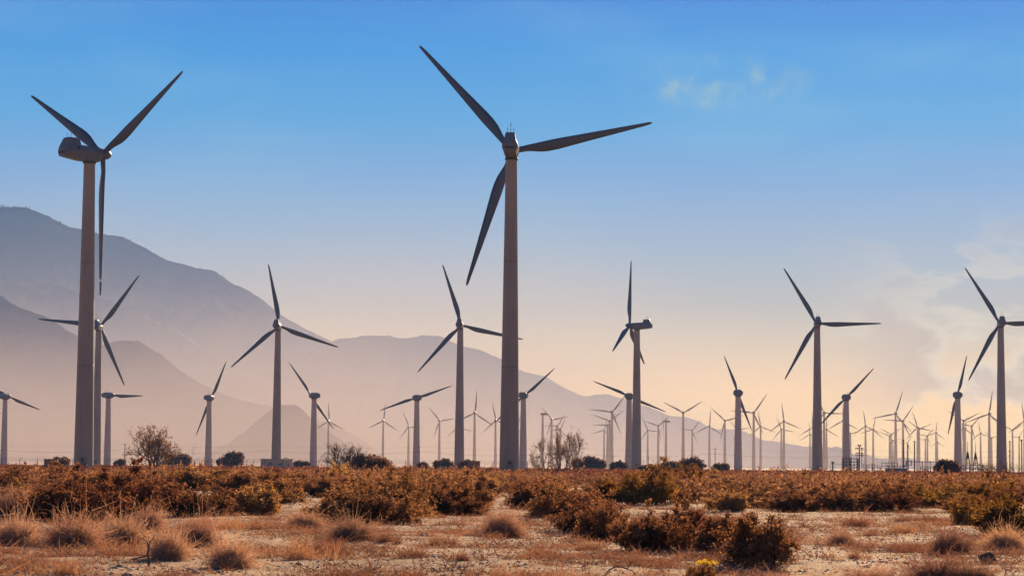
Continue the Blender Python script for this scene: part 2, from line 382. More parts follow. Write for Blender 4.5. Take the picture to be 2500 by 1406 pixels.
ridge('mountain_hill', 'low dark conical hill behind the white hut', [(400, 1146), (470, 1124), (540, 1092), (600, 1052), (640, 1014), (675, 990), (697, 986), (720, 990), (745, 1004), (760, 1020), (800, 1050), (835, 1076), (870, 1106), (915, 1146)], 3420, mC, 5.0, run=1.0)
# small pines on the high crest
rng = np.random.default_rng(11)
PV, PT = [], []
cz = {round(p): None for p in ()}
xsC = np.array([c.x for c in C1r]); zsC = np.array([c.z for c in C1r])
for k in range(70):
    p = at(rng.uniform(-60, 205) if k < 58 else rng.uniform(205, 560), 560, 8000)
    z = float(np.interp(p.x, xsC, zsC)); h = rng.uniform(5, 13); r = h * 0.22
    for lvl in range(3):
        z0 = z - 4 + h * (0.15 + 0.27 * lvl); rr = r * (1 - 0.28 * lvl); b = len(PV)
        for a in range(5): PV.append((p.x + rr * math.cos(a * 1.2566), 7996 + rr * math.sin(a * 1.2566), z0))
        PV.append((p.x, 7996, z0 + h * 0.42))
        for a in range(5): PT.append((b + a, b + (a + 1) % 5, b + 5))
tag(ob('ridge_pines', mesh_arr('ridge_pines', PV, PT), M['leaf_dark']), 'tiny pines along the highest mountain crest', None, None, 'stuff')

# ------------------------------------------------------------------ wind turbines
def blade_mesh(name, r0=0.035, r1=1.0, n=18):
    """span +Z scaled to length 1, trailing edge +X"""
    mb = MB(); rings = []
    st = sorted(set(list(np.linspace(r0, r1, n)) + [min(max(q, r0), r1) for q in (0.06, 0.12, 0.2, 0.26, 0.985, 0.995)]))
    for r in st:
        lead = -float(np.interp(r, [0.03, 0.1, 0.3, 1.0], [0.020, 0.022, 0.026, 0.008]))
        trail = float(np.interp(r, [0.03, 0.11, 0.22, 0.30, 0.55, 0.97, 0.99, 1.0], [0.020, 0.022, 0.050, 0.052, 0.036, 0.012, 0.008, 0.002]))
        if r > 0.985: lead *= 0.6 if r < 1.0 else 0.2
        th = float(np.interp(r, [0.03, 0.11, 0.3, 1.0], [0.019, 0.018, 0.010, 0.0022]))
        tw = math.radians(float(np.interp(r, [0, 0.3, 1.0], [14, 9, 2])))
        ch = trail - lead
        prof = [(0, 0), (0.08, 0.75), (0.3, 1.0), (0.65, 0.6), (1, 0.03), (0.65, -0.45), (0.3, -0.8), (0.08, -0.65)]
        if r < 0.12:
            f = max(0.0, (r - 0.05) / 0.07); circ = [((1 - math.cos(a)) / 2, math.sin(a)) for a in [2 * math.pi * i / 8 for i in range(8)]]
            prof = [(c[0] * (1 - f) + p[0] * f, c[1] * (1 - f) + p[1] * f) for c, p in zip(circ, prof)]
        ring = []
        for u, t in prof:
            x = lead + ch * u; y = t * th
            ring.append(Vector((x * math.cos(tw) - y * math.sin(tw), x * math.sin(tw) + y * math.cos(tw), r)))
        rings.append(ring)
    mb.loft(rings); return mb.mesh(name)
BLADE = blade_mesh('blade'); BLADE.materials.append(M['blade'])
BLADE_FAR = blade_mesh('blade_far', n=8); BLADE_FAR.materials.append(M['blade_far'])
BLADE_CUT = blade_mesh('blade_cut', r1=0.885); BLADE_CUT.materials.append(M['blade'])
BLADE_TIP = blade_mesh('blade_tip', r0=0.902, n=6); BLADE_TIP.materials.append(M['blade'])

def tower_mesh(name, H, rb, rt, n=40, mat=None):
    mb = MB(); mb.lathe([(rb * (1 - t) + rt * t, H * t) for t in np.linspace(0, 1, 9)], n)
    me = mb.mesh(name); me.materials.append(mat); return me
def big_nacelle():
    """local +Y forward (towards the rotor), origin at hub height over the tower axis"""
    mb = MB()
    def sec(y, wt, wm, wb, zt, zm, zb):
        return [Vector(p) for p in ((-wb, y, zb), (wb, y, zb), (wm, y, zm - 0.35), (wm, y, zm), (wt, y, zt), (-wt, y, zt), (-wm, y, zm), (-wm, y, zm - 0.35))]
    mb.loft([sec(-5.6, 0.9, 1.12, 0.85, 0.25, -0.1, -0.95), sec(-5.45, 0.95, 1.28, 0.92, 0.75, 0.0, -1.05), sec(-4.4, 0.95, 1.32, 0.95, 1.05, 0.05, -1.2), sec(-2.0, 0.9, 1.3, 0.92, 0.95, 0.05, -1.5), sec(1.2, 0.8, 1.15, 0.9, 0.85, 0.05, -1.55), sec(2.0, 0.75, 1.0, 0.75, 0.78, 0.05, -1.1)], smooth=False)
    return mb.mesh('nacelle')
def hump():
    mb = MB()
    q = lambda y0, y1, w, z: [Vector(p) for p in ((-w, y0, z), (w, y0, z), (w, y1, z), (-w, y1, z))]
    mb.loft([q(-5.5, -2.35, 0.96, 0.55), q(-4.85, -2.6, 0.74, 1.95), q(-4.7, -2.75, 0.66, 2.08)], smooth=False)
    return mb.mesh('cooler_hood')
def hub_mesh():
    mb = MB()
    pr = [(0.78, 1.75), (0.86, 2.0), (0.9, 2.6), (0.86, 3.3), (0.74, 3.75), (0.5, 4.15), (0.22, 4.34), (0.02, 4.40)]
    mb.loft([[Vector((r * math.cos(t), y, r * math.sin(t) - 0.02)) for t in [2 * math.pi * i / 20 for i in range(20)]] for r, y in pr])
    return mb.mesh('hub')
def mk(mb_fn, mat, name):
    me = mb_fn() if callable(mb_fn) else mb_fn
    me.materials.append(mat); return me
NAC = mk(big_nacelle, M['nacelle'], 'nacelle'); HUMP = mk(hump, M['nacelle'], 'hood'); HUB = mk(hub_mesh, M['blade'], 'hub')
mb = MB(); mb.bar((0, 0, 0), (0, 0, 1.0), 0.045, 6, 0.02); mb.bar((-0.16, 0, 0.72), (0.16, 0, 0.72), 0.02, 5); ANT = mk(mb.mesh('antenna'), M['dark'], '')
mb = MB(); mb.box((0, 0, 0), (0.06, 0.62, 0.62)); HATCH = mk(mb.mesh('hatch'), M['dark'], '')
mb = MB(); mb.box((0, 0, 0), (2.0, 0.06, 0.42)); mb.box((0, -0.04, 0.1), (1.8, 0.05, 0.04)); mb.box((0, -0.04, -0.1), (1.8, 0.05, 0.04)); LOUVER = mk(mb.mesh('louvre'), M['dark'], '')
mb = MB(); mb.lathe([(0.93, 0), (1.08, 0.03), (1.08, 0.32), (0.93, 0.36)], 32); YAWR = mk(mb.mesh('yaw_ring'), M['dark'], '')
H_BIG = 52.8
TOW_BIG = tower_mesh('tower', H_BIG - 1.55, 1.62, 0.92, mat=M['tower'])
def tower_door():
    mb = MB(); mb.box((0, 0, 1.35), (0.95, 0.16, 2.1)); d = mb.mesh('door'); d.materials.append(M['door']); return d
DOOR = tower_door()
mb = MB(); mb.box((0, -0.12, 1.9), (0.34, 0.05, 0.45)); DOORW = mk(mb.mesh('door_vent'), M['dark'], '')
mb = MB(); mb.box((0.32, -0.13, 1.25), (0.07, 0.08, 0.16)); DOORH = mk(mb.mesh('door_handle'), M['dark'], '')
mb = MB()
for k in range(3): mb.box((0, -0.55 - 0.3 * (2 - k), 0.09 + 0.1 * k), (1.2, 0.3, 0.06))
mb.bar((-0.6, -1.3, 0), (-0.6, -1.3, 1.1), 0.03); mb.bar((0.6, -1.3, 0), (0.6, -1.3, 1.1), 0.03)
mb.bar((-0.6, -1.3, 1.1), (-0.6, -0.2, 1.35), 0.03); mb.bar((0.6, -1.3, 1.1), (0.6, -0.2, 1.35), 0.03)
STEPS = mk(mb.mesh('steps'), M['steel'], '')
mb = MB(); mb.lathe([(1.95, -0.3), (1.95, 0.25), (1.8, 0.32), (1.5, 0.33)], 32); FOOT = mk(mb.mesh('foundation'), M['concrete'], '')

def flange(z, rb, rt, H):
    r = rb + (rt - rb) * z / H
    mb = MB(); mb.lathe([(r - 0.02, z - 0.09), (r + 0.035, z - 0.07), (r + 0.035, z + 0.07), (r - 0.03, z + 0.09)], 40)
    return mb.mesh('flange')
FLANGES = []
for z in (17.5, 34.5):
    me = flange(z, 1.62, 0.92, H_BIG - 1.55); me.materials.append(M['door']); FLANGES.append(me)

def rotor_frames(psi, phi):
    h = Vector((math.cos(psi), -math.sin(psi), 0)); z = Vector((0, 0, 1))
    d = h * math.cos(phi) + z * math.sin(phi); t = h * math.sin(phi) - z * math.cos(phi)
    y = d.cross(t)
    return Matrix((t, y, d)).transposed()
def solve_depth(px, py, H):
    r = ray(px, py); return (H - EYE) / (r.z / r.y)
def big_turbine(tx, hx, hy, psi_deg, phi_deg, Rpx, label, group, cut=None, near=True, pitch=0.0):
    """tx: photo column of the tower top, (hx,hy): rotor hub"""
    d = solve_depth(tx, hy, H_BIG); p = at(tx, hy, d)
    psi = math.radians(psi_deg); R = Rpx * px_m(d)
    t = empty('wind_turbine', (p.x, p.y, 0), 0, label, 'wind turbine', group)
    tw = ob('tower', TOW_BIG, None, t, None if near else Matrix.Diagonal((1.16, 1.16, 1, 1)))
    for f in FLANGES: ob('flange', f, None, tw)
    # the door faces the camera side
    dz = Matrix.Translation((0.1, -1.60, 0.15))
    dr = ob('door', DOOR, None, tw, dz)
    ob('steps', STEPS, None, tw, dz) if near else None
    ob('door_vent', DOORW, None, tw, dz)
    ob('door_handle', DOORH, None, tw, dz)
    ob('foundation', FOOT, None, t)
    ob('yaw_ring', YAWR, None, t, Matrix.Translation((0, 0, H_BIG - 1.86)))
    MN = Matrix.Translation((0, 0, H_BIG)) @ Matrix.Rotation(-psi, 4, 'Z')
    nc = ob('nacelle', NAC, None, t, MN)
    ob('cooler_hood', HUMP, None, nc)
    for (x, y, s) in ((-0.45, -4.3, 1.0), (0.05, -3.9, 1.9), (0.5, -3.2, 1.0)):
        ob('antenna', ANT, None, nc, Matrix.Translation((x, y, 2.04)) @ Matrix.Diagonal((1, 1, s, 1)))
    ob('hatch', HATCH, None, nc, Matrix.Translation((1.13, -3.1, 0.42)) @ Matrix.Rotation(math.radians(-21), 4, 'Y'))
    ob('hatch', HATCH, None, nc, Matrix.Translation((-1.13, -3.1, 0.42)) @ Matrix.Rotation(math.radians(21), 4, 'Y'))
    ob('louvre', LOUVER, None, nc, Matrix.Translation((0, -5.62, -0.45)) @ Matrix.Diagonal((0.75, 1, 1, 1)))
    ob('hub', HUB, None, t, MN)
    HC = MN @ Vector((0, 2.75, 0))
    for k in range(3):
        ph = math.radians(phi_deg + 120 * k)
        Mb = Matrix.Translation(HC) @ rotor_frames(psi, ph).to_4x4() @ Matrix.Rotation(math.radians(pitch), 4, 'Z') @ Matrix.Scale(R, 4)
        if cut == k:
            b = ob('blade', BLADE_CUT, None, t, Mb)
            tip = ob('blade_tip', BLADE_TIP, None, b, Matrix.Rotation(math.radians(80), 4, 'Z'))
            mbp = MB(); mbp.bar((0.003, 0, 0.87), (0.003, 0, 0.92), 0.003, 6); ob('tip_shaft', mbp.mesh('tip_shaft'), M['white'], b)
        else:
            ob('blade', BLADE, None, t, Mb)
    return t
big_turbine(1249, 1247, 364, 3, 11.6, 352, 'largest turbine, tallest tower in the centre, blades wide above the scrub', 'tall turbines in the front row')
big_turbine(219, 255, 373, 43, 30.0, 350, 'tall turbine at the left seen side-on, nacelle pointing right', 'tall turbines in the front row', cut=2)
G2 = 'three-bladed turbines in the middle row'
big_turbine(241, 242, 796, 4, 53.5, 157, 'mid-sized turbine partly hidden behind the tall left tower, one blade level', G2, near=False)
big_turbine(679, 679, 795, 3, 100.8, 155, 'mid-sized turbine rising behind the pale hut, left of centre', G2, near=False)
big_turbine(1124, 1125, 793, 4, 107.5, 156, 'mid-sized turbine just left of the largest central tower', G2, near=False)
big_turbine(1555, 1540, 794, -71, 86, 160, 'mid-sized turbine seen side-on, nacelle pointing left, one blade straight up', G2, near=False, pitch=62)
big_turbine(1995, 1995, 789, 3, 120.5, 158, 'mid-sized turbine right of centre, one blade level to the right', G2, near=False)
big_turbine(2443, 2443, 788, 4, 121.5, 160, 'mid-sized turbine at the right picture edge above bare twigs', G2, near=False)

# two-bladed machines
H_B = 32.0
TOW_B = tower_mesh('tower_two_bladed', H_B - 1.0, 1.75, 1.1, 28, M['tower_far'])
def drum():
    mb = MB(); rings = []
    for y, k in ((-2.4, 0.82), (-2.25, 0.95), (-1.2, 1.0), (1.2, 1.0), (1.7, 0.9), (1.95, 0.7)):
        rings.append([Vector((2.0 * k * math.copysign(abs(math.cos(t)) ** 0.55, math.cos(t)), y, 1.18 * k * math.copysign(abs(math.sin(t)) ** 0.55, math.sin(t)) + 0.05)) for t in [2 * math.pi * i / 20 for i in range(20)]])
    mb.loft(rings, smooth=False); return mb.mesh('nacelle_two_bladed')
NAC_B = mk(drum, M['nacelle'], '')
mb = MB(); mb.loft([[Vector((r * math.cos(t), y, r * math.sin(t))) for t in [2 * math.pi * i / 14 for i in range(14)]] for r, y in ((0.7, 1.9), (0.8, 2.2), (0.8, 3.0), (0.5, 3.4), (0.05, 3.5))]); HUB_B = mk(mb.mesh('hub_two_bladed'), M['blade_far'], '')
mb = MB(); mb.box((0, -0.3, 1.30), (2.5, 3.2, 0.16)); LIT_TOP_B = mk(mb.mesh('lit_top_panel'), M['white'], '')  # white panel, paints in the sunlit top of the nacelle
mb = MB(); mb.lathe([(1.08, 0), (1.35, 0.05), (1.35, 0.35), (1.1, 0.4)], 24); COL_B = mk(mb.mesh('yaw_collar'), M['dark'], '')
mb = MB(); mb.bar((0, 0, 0), (0, 0, 1.1), 0.05, 5); ANT_B = mk(mb.mesh('antenna_short'), M['dark'], '')
def two_blade(hx, hy, psi_deg, phi_deg, Rpx, label):
    d = solve_depth(hx, hy, H_B); p = at(hx, hy, d); psi = math.radians(psi_deg)
    t = empty('two_bladed_turbine', (p.x, p.y, 0), 0, label, 'wind turbine', 'two-bladed turbines in the row behind')
    ob('tower', TOW_B, None, t)
    ob('yaw_collar', COL_B, None, t, Matrix.Translation((0, 0, H_B - 1.45)))
    MN = Matrix.Translation((0, 0, H_B)) @ Matrix.Rotation(-psi, 4, 'Z')
    nc = ob('nacelle', NAC_B, None, t, MN); ob('lit_top_panel', LIT_TOP_B, None, nc)
    ob('antenna', ANT_B, None, nc, Matrix.Translation((0.5, -1.6, 1.3)))
    ob('hub', HUB_B, None, t, MN)
    HC = MN @ Vector((0, 2.6, 0))
    for k in range(2):
        Mb = Matrix.Translation(HC) @ rotor_frames(psi, math.radians(phi_deg + 180 * k)).to_4x4() @ Matrix.Scale(Rpx * px_m(d), 4)
        ob('blade', BLADE, None, t, Mb)
two_blade(13, 968, 30, -18, 104, 'two-bladed turbine cut by the left picture edge')
two_blade(265, 965, 42, -1, 112, 'two-bladed turbine right of the tall left tower, blade level to the right')
two_blade(511, 971, 14, 67.5, 98, 'two-bladed turbine with blades steeply upright, left of the pale hut')
two_blade(767, 966, -32, 128, 101, 'two-bladed turbine with blades on a falling diagonal, right of the pale hut')
two_blade(1018, 971, -12, 19.5, 94, 'two-bladed turbine with blades nearly level, two towers left of the largest')
two_blade(1278, 965, 10, 42, 100, 'two-bladed turbine close behind the largest tower, only upper blade clear')
two_blade(1536, 967, 5, -22.5, 96, 'two-bladed turbine half hidden behind the side-on turbine tower')
two_blade(1802, 959, 4, 110.5, 97, 'two-bladed turbine with blades steep, halfway between side-on and right-centre turbines')
two_blade(2066, 970, 6, 47, 98, 'two-bladed turbine just above the substation rack, blades on rising diagonal')
two_blade(2338, 964, 8, 76.5, 99, 'two-bladed turbine with near vertical blades, left of the right-edge turbine')

# far three-bladed machines
H_C = 38.0
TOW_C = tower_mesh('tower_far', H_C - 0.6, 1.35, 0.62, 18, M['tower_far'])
mb = MB()
mb.loft([[Vector((0.95 * k * x, y, 0.85 * k * z + 0.1)) for x, z in ((-1, -0.8), (1, -0.8), (1, 0.5), (0.6, 1), (-0.6, 1), (-1, 0.5))] for y, k in ((-3.6, 0.75), (-3.3, 1), (1.2, 1), (1.6, 0.75))], smooth=False)
NAC_C = mk(mb.mesh('nacelle_far'), M['nacelle'], '')
mb = MB(); mb.loft([[Vector((r * math.cos(t), y, r * math.sin(t))) for t in [2 * math.pi * i / 10 for i in range(10)]] for r, y in ((0.6, 1.5), (0.7, 2.4), (0.4, 3.0), (0.04, 3.2))]); HUB_C = mk(mb.mesh('hub_far'), M['blade_far'], '')
FAR = [ # hub x, hub y, blade angle, blade length px, yaw
 (1, 1104, 60, 20, 0), (82, 1107, 88, 22, 0), (104, 1102, 58, 22, 0), (412, 1097, 100, 24, 0), (470, 1099, 62, 22, 0), (525, 1101, 118, 20, 0),
 (802, 1028, 92, 44, 5), (935.6, 1027, 86, 44, 5), (997.7, 1041, 113, 38, 5), (1073, 1027, 130, 43, 4), (1118, 1042, 103, 38, 3), (1159, 1008, 86, 56, 5), (1210, 1026, 103, 44, 6),
 (1262, 1047, 75, 36, 0), (1347, 1024, 131, 42, 8), (1360, 1040, 58, 36, 10), (1368, 1048, 68, 33, 8),
 (1494, 1006, 173, 55, 6), (1488, 1028, 159, 44, 4), (1483, 1038, 178, 37, 5), (1475, 1050, 196, 33, 6),
 (1581.5, 1050, 115, 35, 4), (1607, 1039.5, 161, 38, 3), (1626, 1029, 262, 43, -72), (1668, 1007.5, 152, 55, 6), (1690, 1050.5, 173, 34, 4), (1732, 1040, 86, 40, 4),
 (1769.7, 1027, 137, 47, 5), (1800, 1049, 10, 32, 0), (1840, 1007.5, 175, 56, 4), (1857, 1041, 100, 39, 5), (1907.5, 1048, 111, 34, 5), (1913.7, 1028, 97, 45, 5),
 (1977.5, 1060, 93, 30, 0), (1984, 1044, 211, 39, 0), (2012, 1007.5, 118, 52, 5), (2018, 1048, 89, 34, 3), (2058.5, 1027, 90, 43, 3), (2076.5, 1058, 17, 27, 4),
 (2113, 1040, 97, 38, 5), (2131.6, 1048, 79, 34, 5), (2171.5, 1064, 157, 26, 4), (2175.5, 1060, 152, 31, 3), (2180, 1075, 12, 23, 0), (2186.4, 1010, 72, 57, 5), (2204.4, 1028, 56, 46, 4), (2215, 1081, 177, 23, 0),
 (2240, 1043, 107, 41, 5), (2244, 1047, 143, 34, 3), (2264, 1064, 49, 27, 4), (2259, 1073, 180, 20, 0), (2285, 1056, 84, 28, 4), (2289, 1080, 91, 21, 0),
 (2352.4, 1027, 147, 45, 4), (2356.5, 1046, 82, 31, 4), (2372, 1040, 47, 36, 4), (2394, 1057.5, 99, 29, 4), (2415, 1010.6, 81, 57, 5), (2421, 1068.5, 138, 25, 4), (2472, 1050, 150, 33, 4), (2488, 1067, 178, 22, 0), (2501, 1028, 97, 47, 4)]
LAND = [(206, 'the tall left tower'), (678, 'the pale hut turbine'), (1018, 'the level two-bladed turbine'), (1241, 'the largest tower'), (1550, 'the side-on turbine'), (1802, 'the steep two-bladed turbine'), (1992, 'the right-centre turbine'), (2066, 'the substation rack'), (2338, 'the vertical two-bladed turbine'), (2443, 'the right-edge turbine')]
seqs = {}
for i, (hx, hy, ph, Rp, yaw) in enumerate(FAR):
    H = 17.0 if hx < 600 else 29.0 if hy > 1063 else H_C
    k = H / H_C
    d = solve_depth(hx, hy, H); p = at(hx, hy, d); psi = math.radians(yaw)
    base = 'small far turbine' if hy < 1045 else 'tiny hazy far turbine'
    left = max([q for q in LAND if q[0] <= hx], default=None); right = min([q for q in LAND if q[0] > hx], default=None)
    key = (base, left, right); seqs.setdefault(key, []).append((hx, i))
names_far = {}
for (base, left, right), lst in seqs.items():
    for q, (hx, i) in enumerate(sorted(lst)):
        if left and right: txt = 'between %s and %s' % (left[1], right[1])
        elif left: txt = 'right of %s' % left[1]
        else: txt = 'left of %s' % right[1]
        pre = '' if len(lst) == 1 else ', %s from left' % ordw(q)
        names_far[i] = '%s%s %s' % (base, pre, txt)
def shorten(s):
    return s.replace('two-bladed turbine', 'two-blader').replace('the right-centre turbine', 'right-centre turbine').replace('the pale hut turbine', 'hut turbine')
for i, (hx, hy, ph, Rp, yaw) in enumerate(FAR):
    H = 17.0 if hx < 600 else 29.0 if hy > 1063 else H_C
    k = H / H_C
    d = solve_depth(hx, hy, H); p = at(hx, hy, d); psi = math.radians(yaw)
    t = empty('far_turbine', (p.x, p.y, 0), 0, shorten(names_far[i]), 'wind turbine', 'small far turbines along the horizon')
    ob('tower', TOW_C, None, t, Matrix.Scale(k, 4))
    MN = Matrix.Translation((0, 0, H)) @ Matrix.Rotation(-psi, 4, 'Z') @ Matrix.Scale(k, 4)
    ob('nacelle', NAC_C, None, t, MN); ob('hub', HUB_C, None, t, MN)
    HC = MN @ Vector((0, 2.0, 0))
    for q in range(3):
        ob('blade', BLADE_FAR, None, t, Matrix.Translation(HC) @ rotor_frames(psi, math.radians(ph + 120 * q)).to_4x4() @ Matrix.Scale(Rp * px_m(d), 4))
# one tower without blades, nacelle side-on
d = solve_depth(1325, 1011, H_C); p = at(1325, 1011, d)
t = empty('bladeless_turbine', (p.x, p.y, 0), 0, 'far turbine tower with side-on nacelle and no blades, behind the sparse tree', 'wind turbine', 'small far turbines along the horizon')
ob('tower', TOW_C, None, t); ob('nacelle', NAC_C, None, t, Matrix.Translation((0, 0, H_C)) @ Matrix.Rotation(math.radians(80), 4, 'Z'))

# ------------------------------------------------------------------ poles, wires, fence, buildings
def util_pole(px, d, h, label, arms=((0.93, 2.2),), ins=True, group='utility poles on the plain', r=0.16):
    p = base_at(px, d)
    t = empty('utility_pole', (p.x, p.y, 0), 0, label, 'utility pole', group)
    mb = MB(); mb.bar((0, 0, -0.3), (0, 0, h), r, 8, r * 0.7); ob('pole', mb.mesh('pole'), M['wood'], t)
    for fz, w in arms:
        mb = MB(); mb.box((0, -r - 0.05, h * fz), (w, 0.12, 0.16)); a = ob('crossarm', mb.mesh('crossarm'), M['wood'], t)
        if ins:
            for x in (-0.45, -0.2, 0.2, 0.45):
                mb = MB(); mb.lathe([(0.03, 0), (0.09, 0.05), (0.09, 0.22), (0.04, 0.28)], 8, c=(x * w, -r - 0.05, h * fz + 0.08)); ob('insulator', mb.mesh('insulator'), M['dark'], a)
    return t, p
LINE_D = 1035.0
line_px = [-55, 304, 664, 1023, 1384, 1746, 2104, 2465]
line_lab = {304: 'wooden pole left of the leafy dark tree', 664: 'wooden pole hidden beside the tower behind the pale hut', 1023: 'wooden pole against the level two-bladed turbine tower', 1384: 'wooden pole in line behind the sparse tree', 1746: 'wooden pole standing clear right of the middle thicket', 2104: 'wooden line pole behind the triple-arm pole', 2465: 'wooden line pole at the far right edge'}
tops = []
for q in line_px:
    hpx = 9.6
    if q in line_lab: util_pole(q, LINE_D, hpx, line_lab[q], ((0.96, 1.2), (0.74, 0.9)), ins=False)
    p = base_at(q, LINE_D); tops.append(p)
for nm, fz, lab, rad, sag in (('upper', 0.975, 'thin upper power line strung across the plain', 0.028, 1.0), ('lower', 0.755, 'lower power line strung across the plain', 0.05, 1.5)):
    mb = MB()
    for a, b in zip(tops[:-1], tops[1:]):
        pts = [Vector((a.x + (b.x - a.x) * s, LINE_D - 0.24, 9.6 * fz - sag * 4 * s * (1 - s))) for s in np.linspace(0, 1, 13)]
        for u, v in zip(pts[:-1], pts[1:]): mb.bar(u, v, rad, 4)
    tag(ob('power_line', mb.mesh('power_line'), M['dark']), lab, 'cable', 'power lines')
for px, d, h, lab in ((1093, 900, 3.6, 'short pole with a crosspiece left of the brown cabinet'), (1526, 1150, 5.5, 'small wooden pole left of the side-on turbine base'), (1571, 1170, 5.0, 'small thin pole right of the side-on turbine base'), (1584, 1180, 6.0, 'taller of two small poles right of side-on turbine'), (1497, 1150, 6.6, 'small pole at the foot of the far turbine cluster'), (697, 655, 3.4, 'thin aerial pole on the pale hut roof edge'), (499, 1190, 4.4, 'small pole left of the steep two-bladed tower at left')):
    util_pole(px, d, h, lab, ((0.95, 1.3),), ins=False, r=0.09)
# pylon on the mountain saddle
p = at(825, 829, 7200 - 30)
mb = MB()
for sx in (-1, 1):
    for sy in (-1, 1): mb.bar((sx * 2.2, sy * 2.2, -3), (sx * 0.5, sy * 0.5, 13), 0.25, 4)
py_t = empty('pylon', (p.x, p.y, p.z), 0, 'tiny lattice pylon on the mountain saddle', 'pylon')
ob('legs', mb.mesh('legs'), M['steel'], py_t)
for z in (9, 11.5, 13):
    mb = MB(); mb.box((0, 0, z), (8 - (z - 9) * 0.6, 0.4, 0.4)); ob('crossarm', mb.mesh('crossarm'), M['steel'], py_t)

# chain-link fence with cranked post tops
FD = 520.0
a0, a1 = base_at(-40, FD), base_at(1300, FD)
fence = empty('security_fence', (0, FD, 0), 0, 'barbed wire fence with cranked post tops behind the scrub', 'fence')
rnd = random.Random(5)
mb = MB(); mb.bar((0, 0, -0.3), (0, 0, 2.1), 0.06, 6); mb.bar((0, 0, 2.1), (0.42, -0.3, 2.62), 0.05, 6); POST = mk(mb.mesh('post'), M['steel'], '')
mb = MB(); mb.bar((0, 0, -0.3), (0, 0, 2.5), 0.07, 6); POST2 = mk(mb.mesh('post_straight'), M['steel'], '')
x = a0.x; k = 0
while x < a1.x:
    ob('post', POST2 if k % 7 == 3 else POST, None, fence, Matrix.Translation((x, rnd.uniform(-0.1, 0.1), 0)))
    x += 3.7 + rnd.uniform(-0.1, 0.1); k += 1
for z, r_ in ((0.12, 0.02), (1.05, 0.02), (2.02, 0.03), (2.3, 0.02), (2.55, 0.02)):
    mb = MB(); off = max(0, z - 2.1) / 0.52
    mb.bar((a0.x, -0.3 * off, z), (a1.x, -0.3 * off, z), r_, 4); ob('wire', mb.mesh('wire'), M['steel'], fence, Matrix.Translation((0.42 * off, 0, 0)))
# low fence in front of the far row at the right
FD2 = 840.0
b0, b1 = base_at(1760, FD2), base_at(2030, FD2)
fence2 = empty('field_fence', (0, FD2, 0), 0, 'low far fence of short slanted posts left of the substation', 'fence')
x = b0.x
while x < b1.x:
    ob('post', POST, None, fence2, Matrix.Translation((x, 0, 0)) @ Matrix.Scale(0.8, 4)); x += 2.4
mb = MB(); mb.bar((b0.x, 0, 1.5), (b1.x, 0, 1.5), 0.03, 4); ob('wire', mb.mesh('wire'), M['steel'], fence2)

# pale hut behind the scrub
d = 650.0; p = base_at(675, d); m = px_m(d)
hut = empty('hut', (p.x, p.y, 0), math.radians(8), 'pale flat-roofed hut with a small dark window below a turbine', 'hut')
mb = MB(); mb.box((0, 0, 1.35), (8.2, 4.0, 2.9)); ob('wall', mb.mesh('wall'), M['plaster'], hut)
mb = MB(); mb.box((0, 0, 2.9), (8.6, 4.4, 0.16)); ob('roof', mb.mesh('roof'), M['concrete'], hut)
w = None
mb = MB(); mb.box((0.9, -2.02, 1.55), (0.85, 0.06, 0.7)); w = ob('window', mb.mesh('window'), M['glass'], hut)
mb = MB()
for (cx_, cz_, sx, sz) in ((0.9, 1.95, 1.05, 0.1), (0.9, 1.15, 1.05, 0.1), (0.42, 1.55, 0.1, 0.7), (1.38, 1.55, 0.1, 0.7)): mb.box((cx_, -2.05, cz_), (sx, 0.08, sz))
ob('frame', mb.mesh('frame'), M['white'], w)
mb = MB(); mb.box((-1.7, -2.02, 1.0), (1.0, 0.06, 2.0)); ob('door', mb.mesh('door'), M['door'], hut)
mb = MB(); mb.box((3.0, -2.03, 1.4), (0.25, 0.1, 0.6)); ob('meter_box', mb.mesh('meter_box'), M['steel'], hut)
# cabinets
def cabinet(px, d, w_, h_, lab, mat, rz=0.0, dp=1.6):
    p = base_at(px, d); t = empty('electrical_cabinet', (p.x, p.y, 0), rz, lab, 'cabinet', 'electrical cabinets')
    mb = MB(); mb.box((0, 0, h_ / 2 - 0.1), (w_, dp, h_ + 0.2)); ob('body', mb.mesh('body'), mat, t)
    mb = MB(); mb.box((0, 0, h_ + 0.06), (w_ + 0.2, dp + 0.2, 0.12)); ob('lid', mb.mesh('lid'), M['rust'], t)
    for sx in (-1, 1):
        mb = MB(); mb.box((sx * w_ * 0.245, -dp / 2 - 0.02, h_ * 0.5), (w_ * 0.44, 0.05, h_ * 0.84)); dd = ob('door', mb.mesh('door'), mat, t)
        mb = MB(); mb.box((sx * w_ * 0.07, -dp / 2 - 0.07, h_ * 0.5), (0.05, 0.06, 0.3)); ob('handle', mb.mesh('handle'), M['dark'], dd)
cabinet(1157, 405, 2.0, 2.25, 'brown metal cabinet just left of the largest tower base', M['rust'])
cabinet(124, 470, 2.5, 2.15, 'brown cabinet left of the tall left tower base', M['rust'], 0.12)
cabinet(1081, 560, 1.7, 1.3, 'small pale cabinet behind scrub below the mid-sized turbine', M['concrete'])
cabinet(62, 560, 1.3, 0.9, 'small pale box by the fence at far left', M['concrete'])

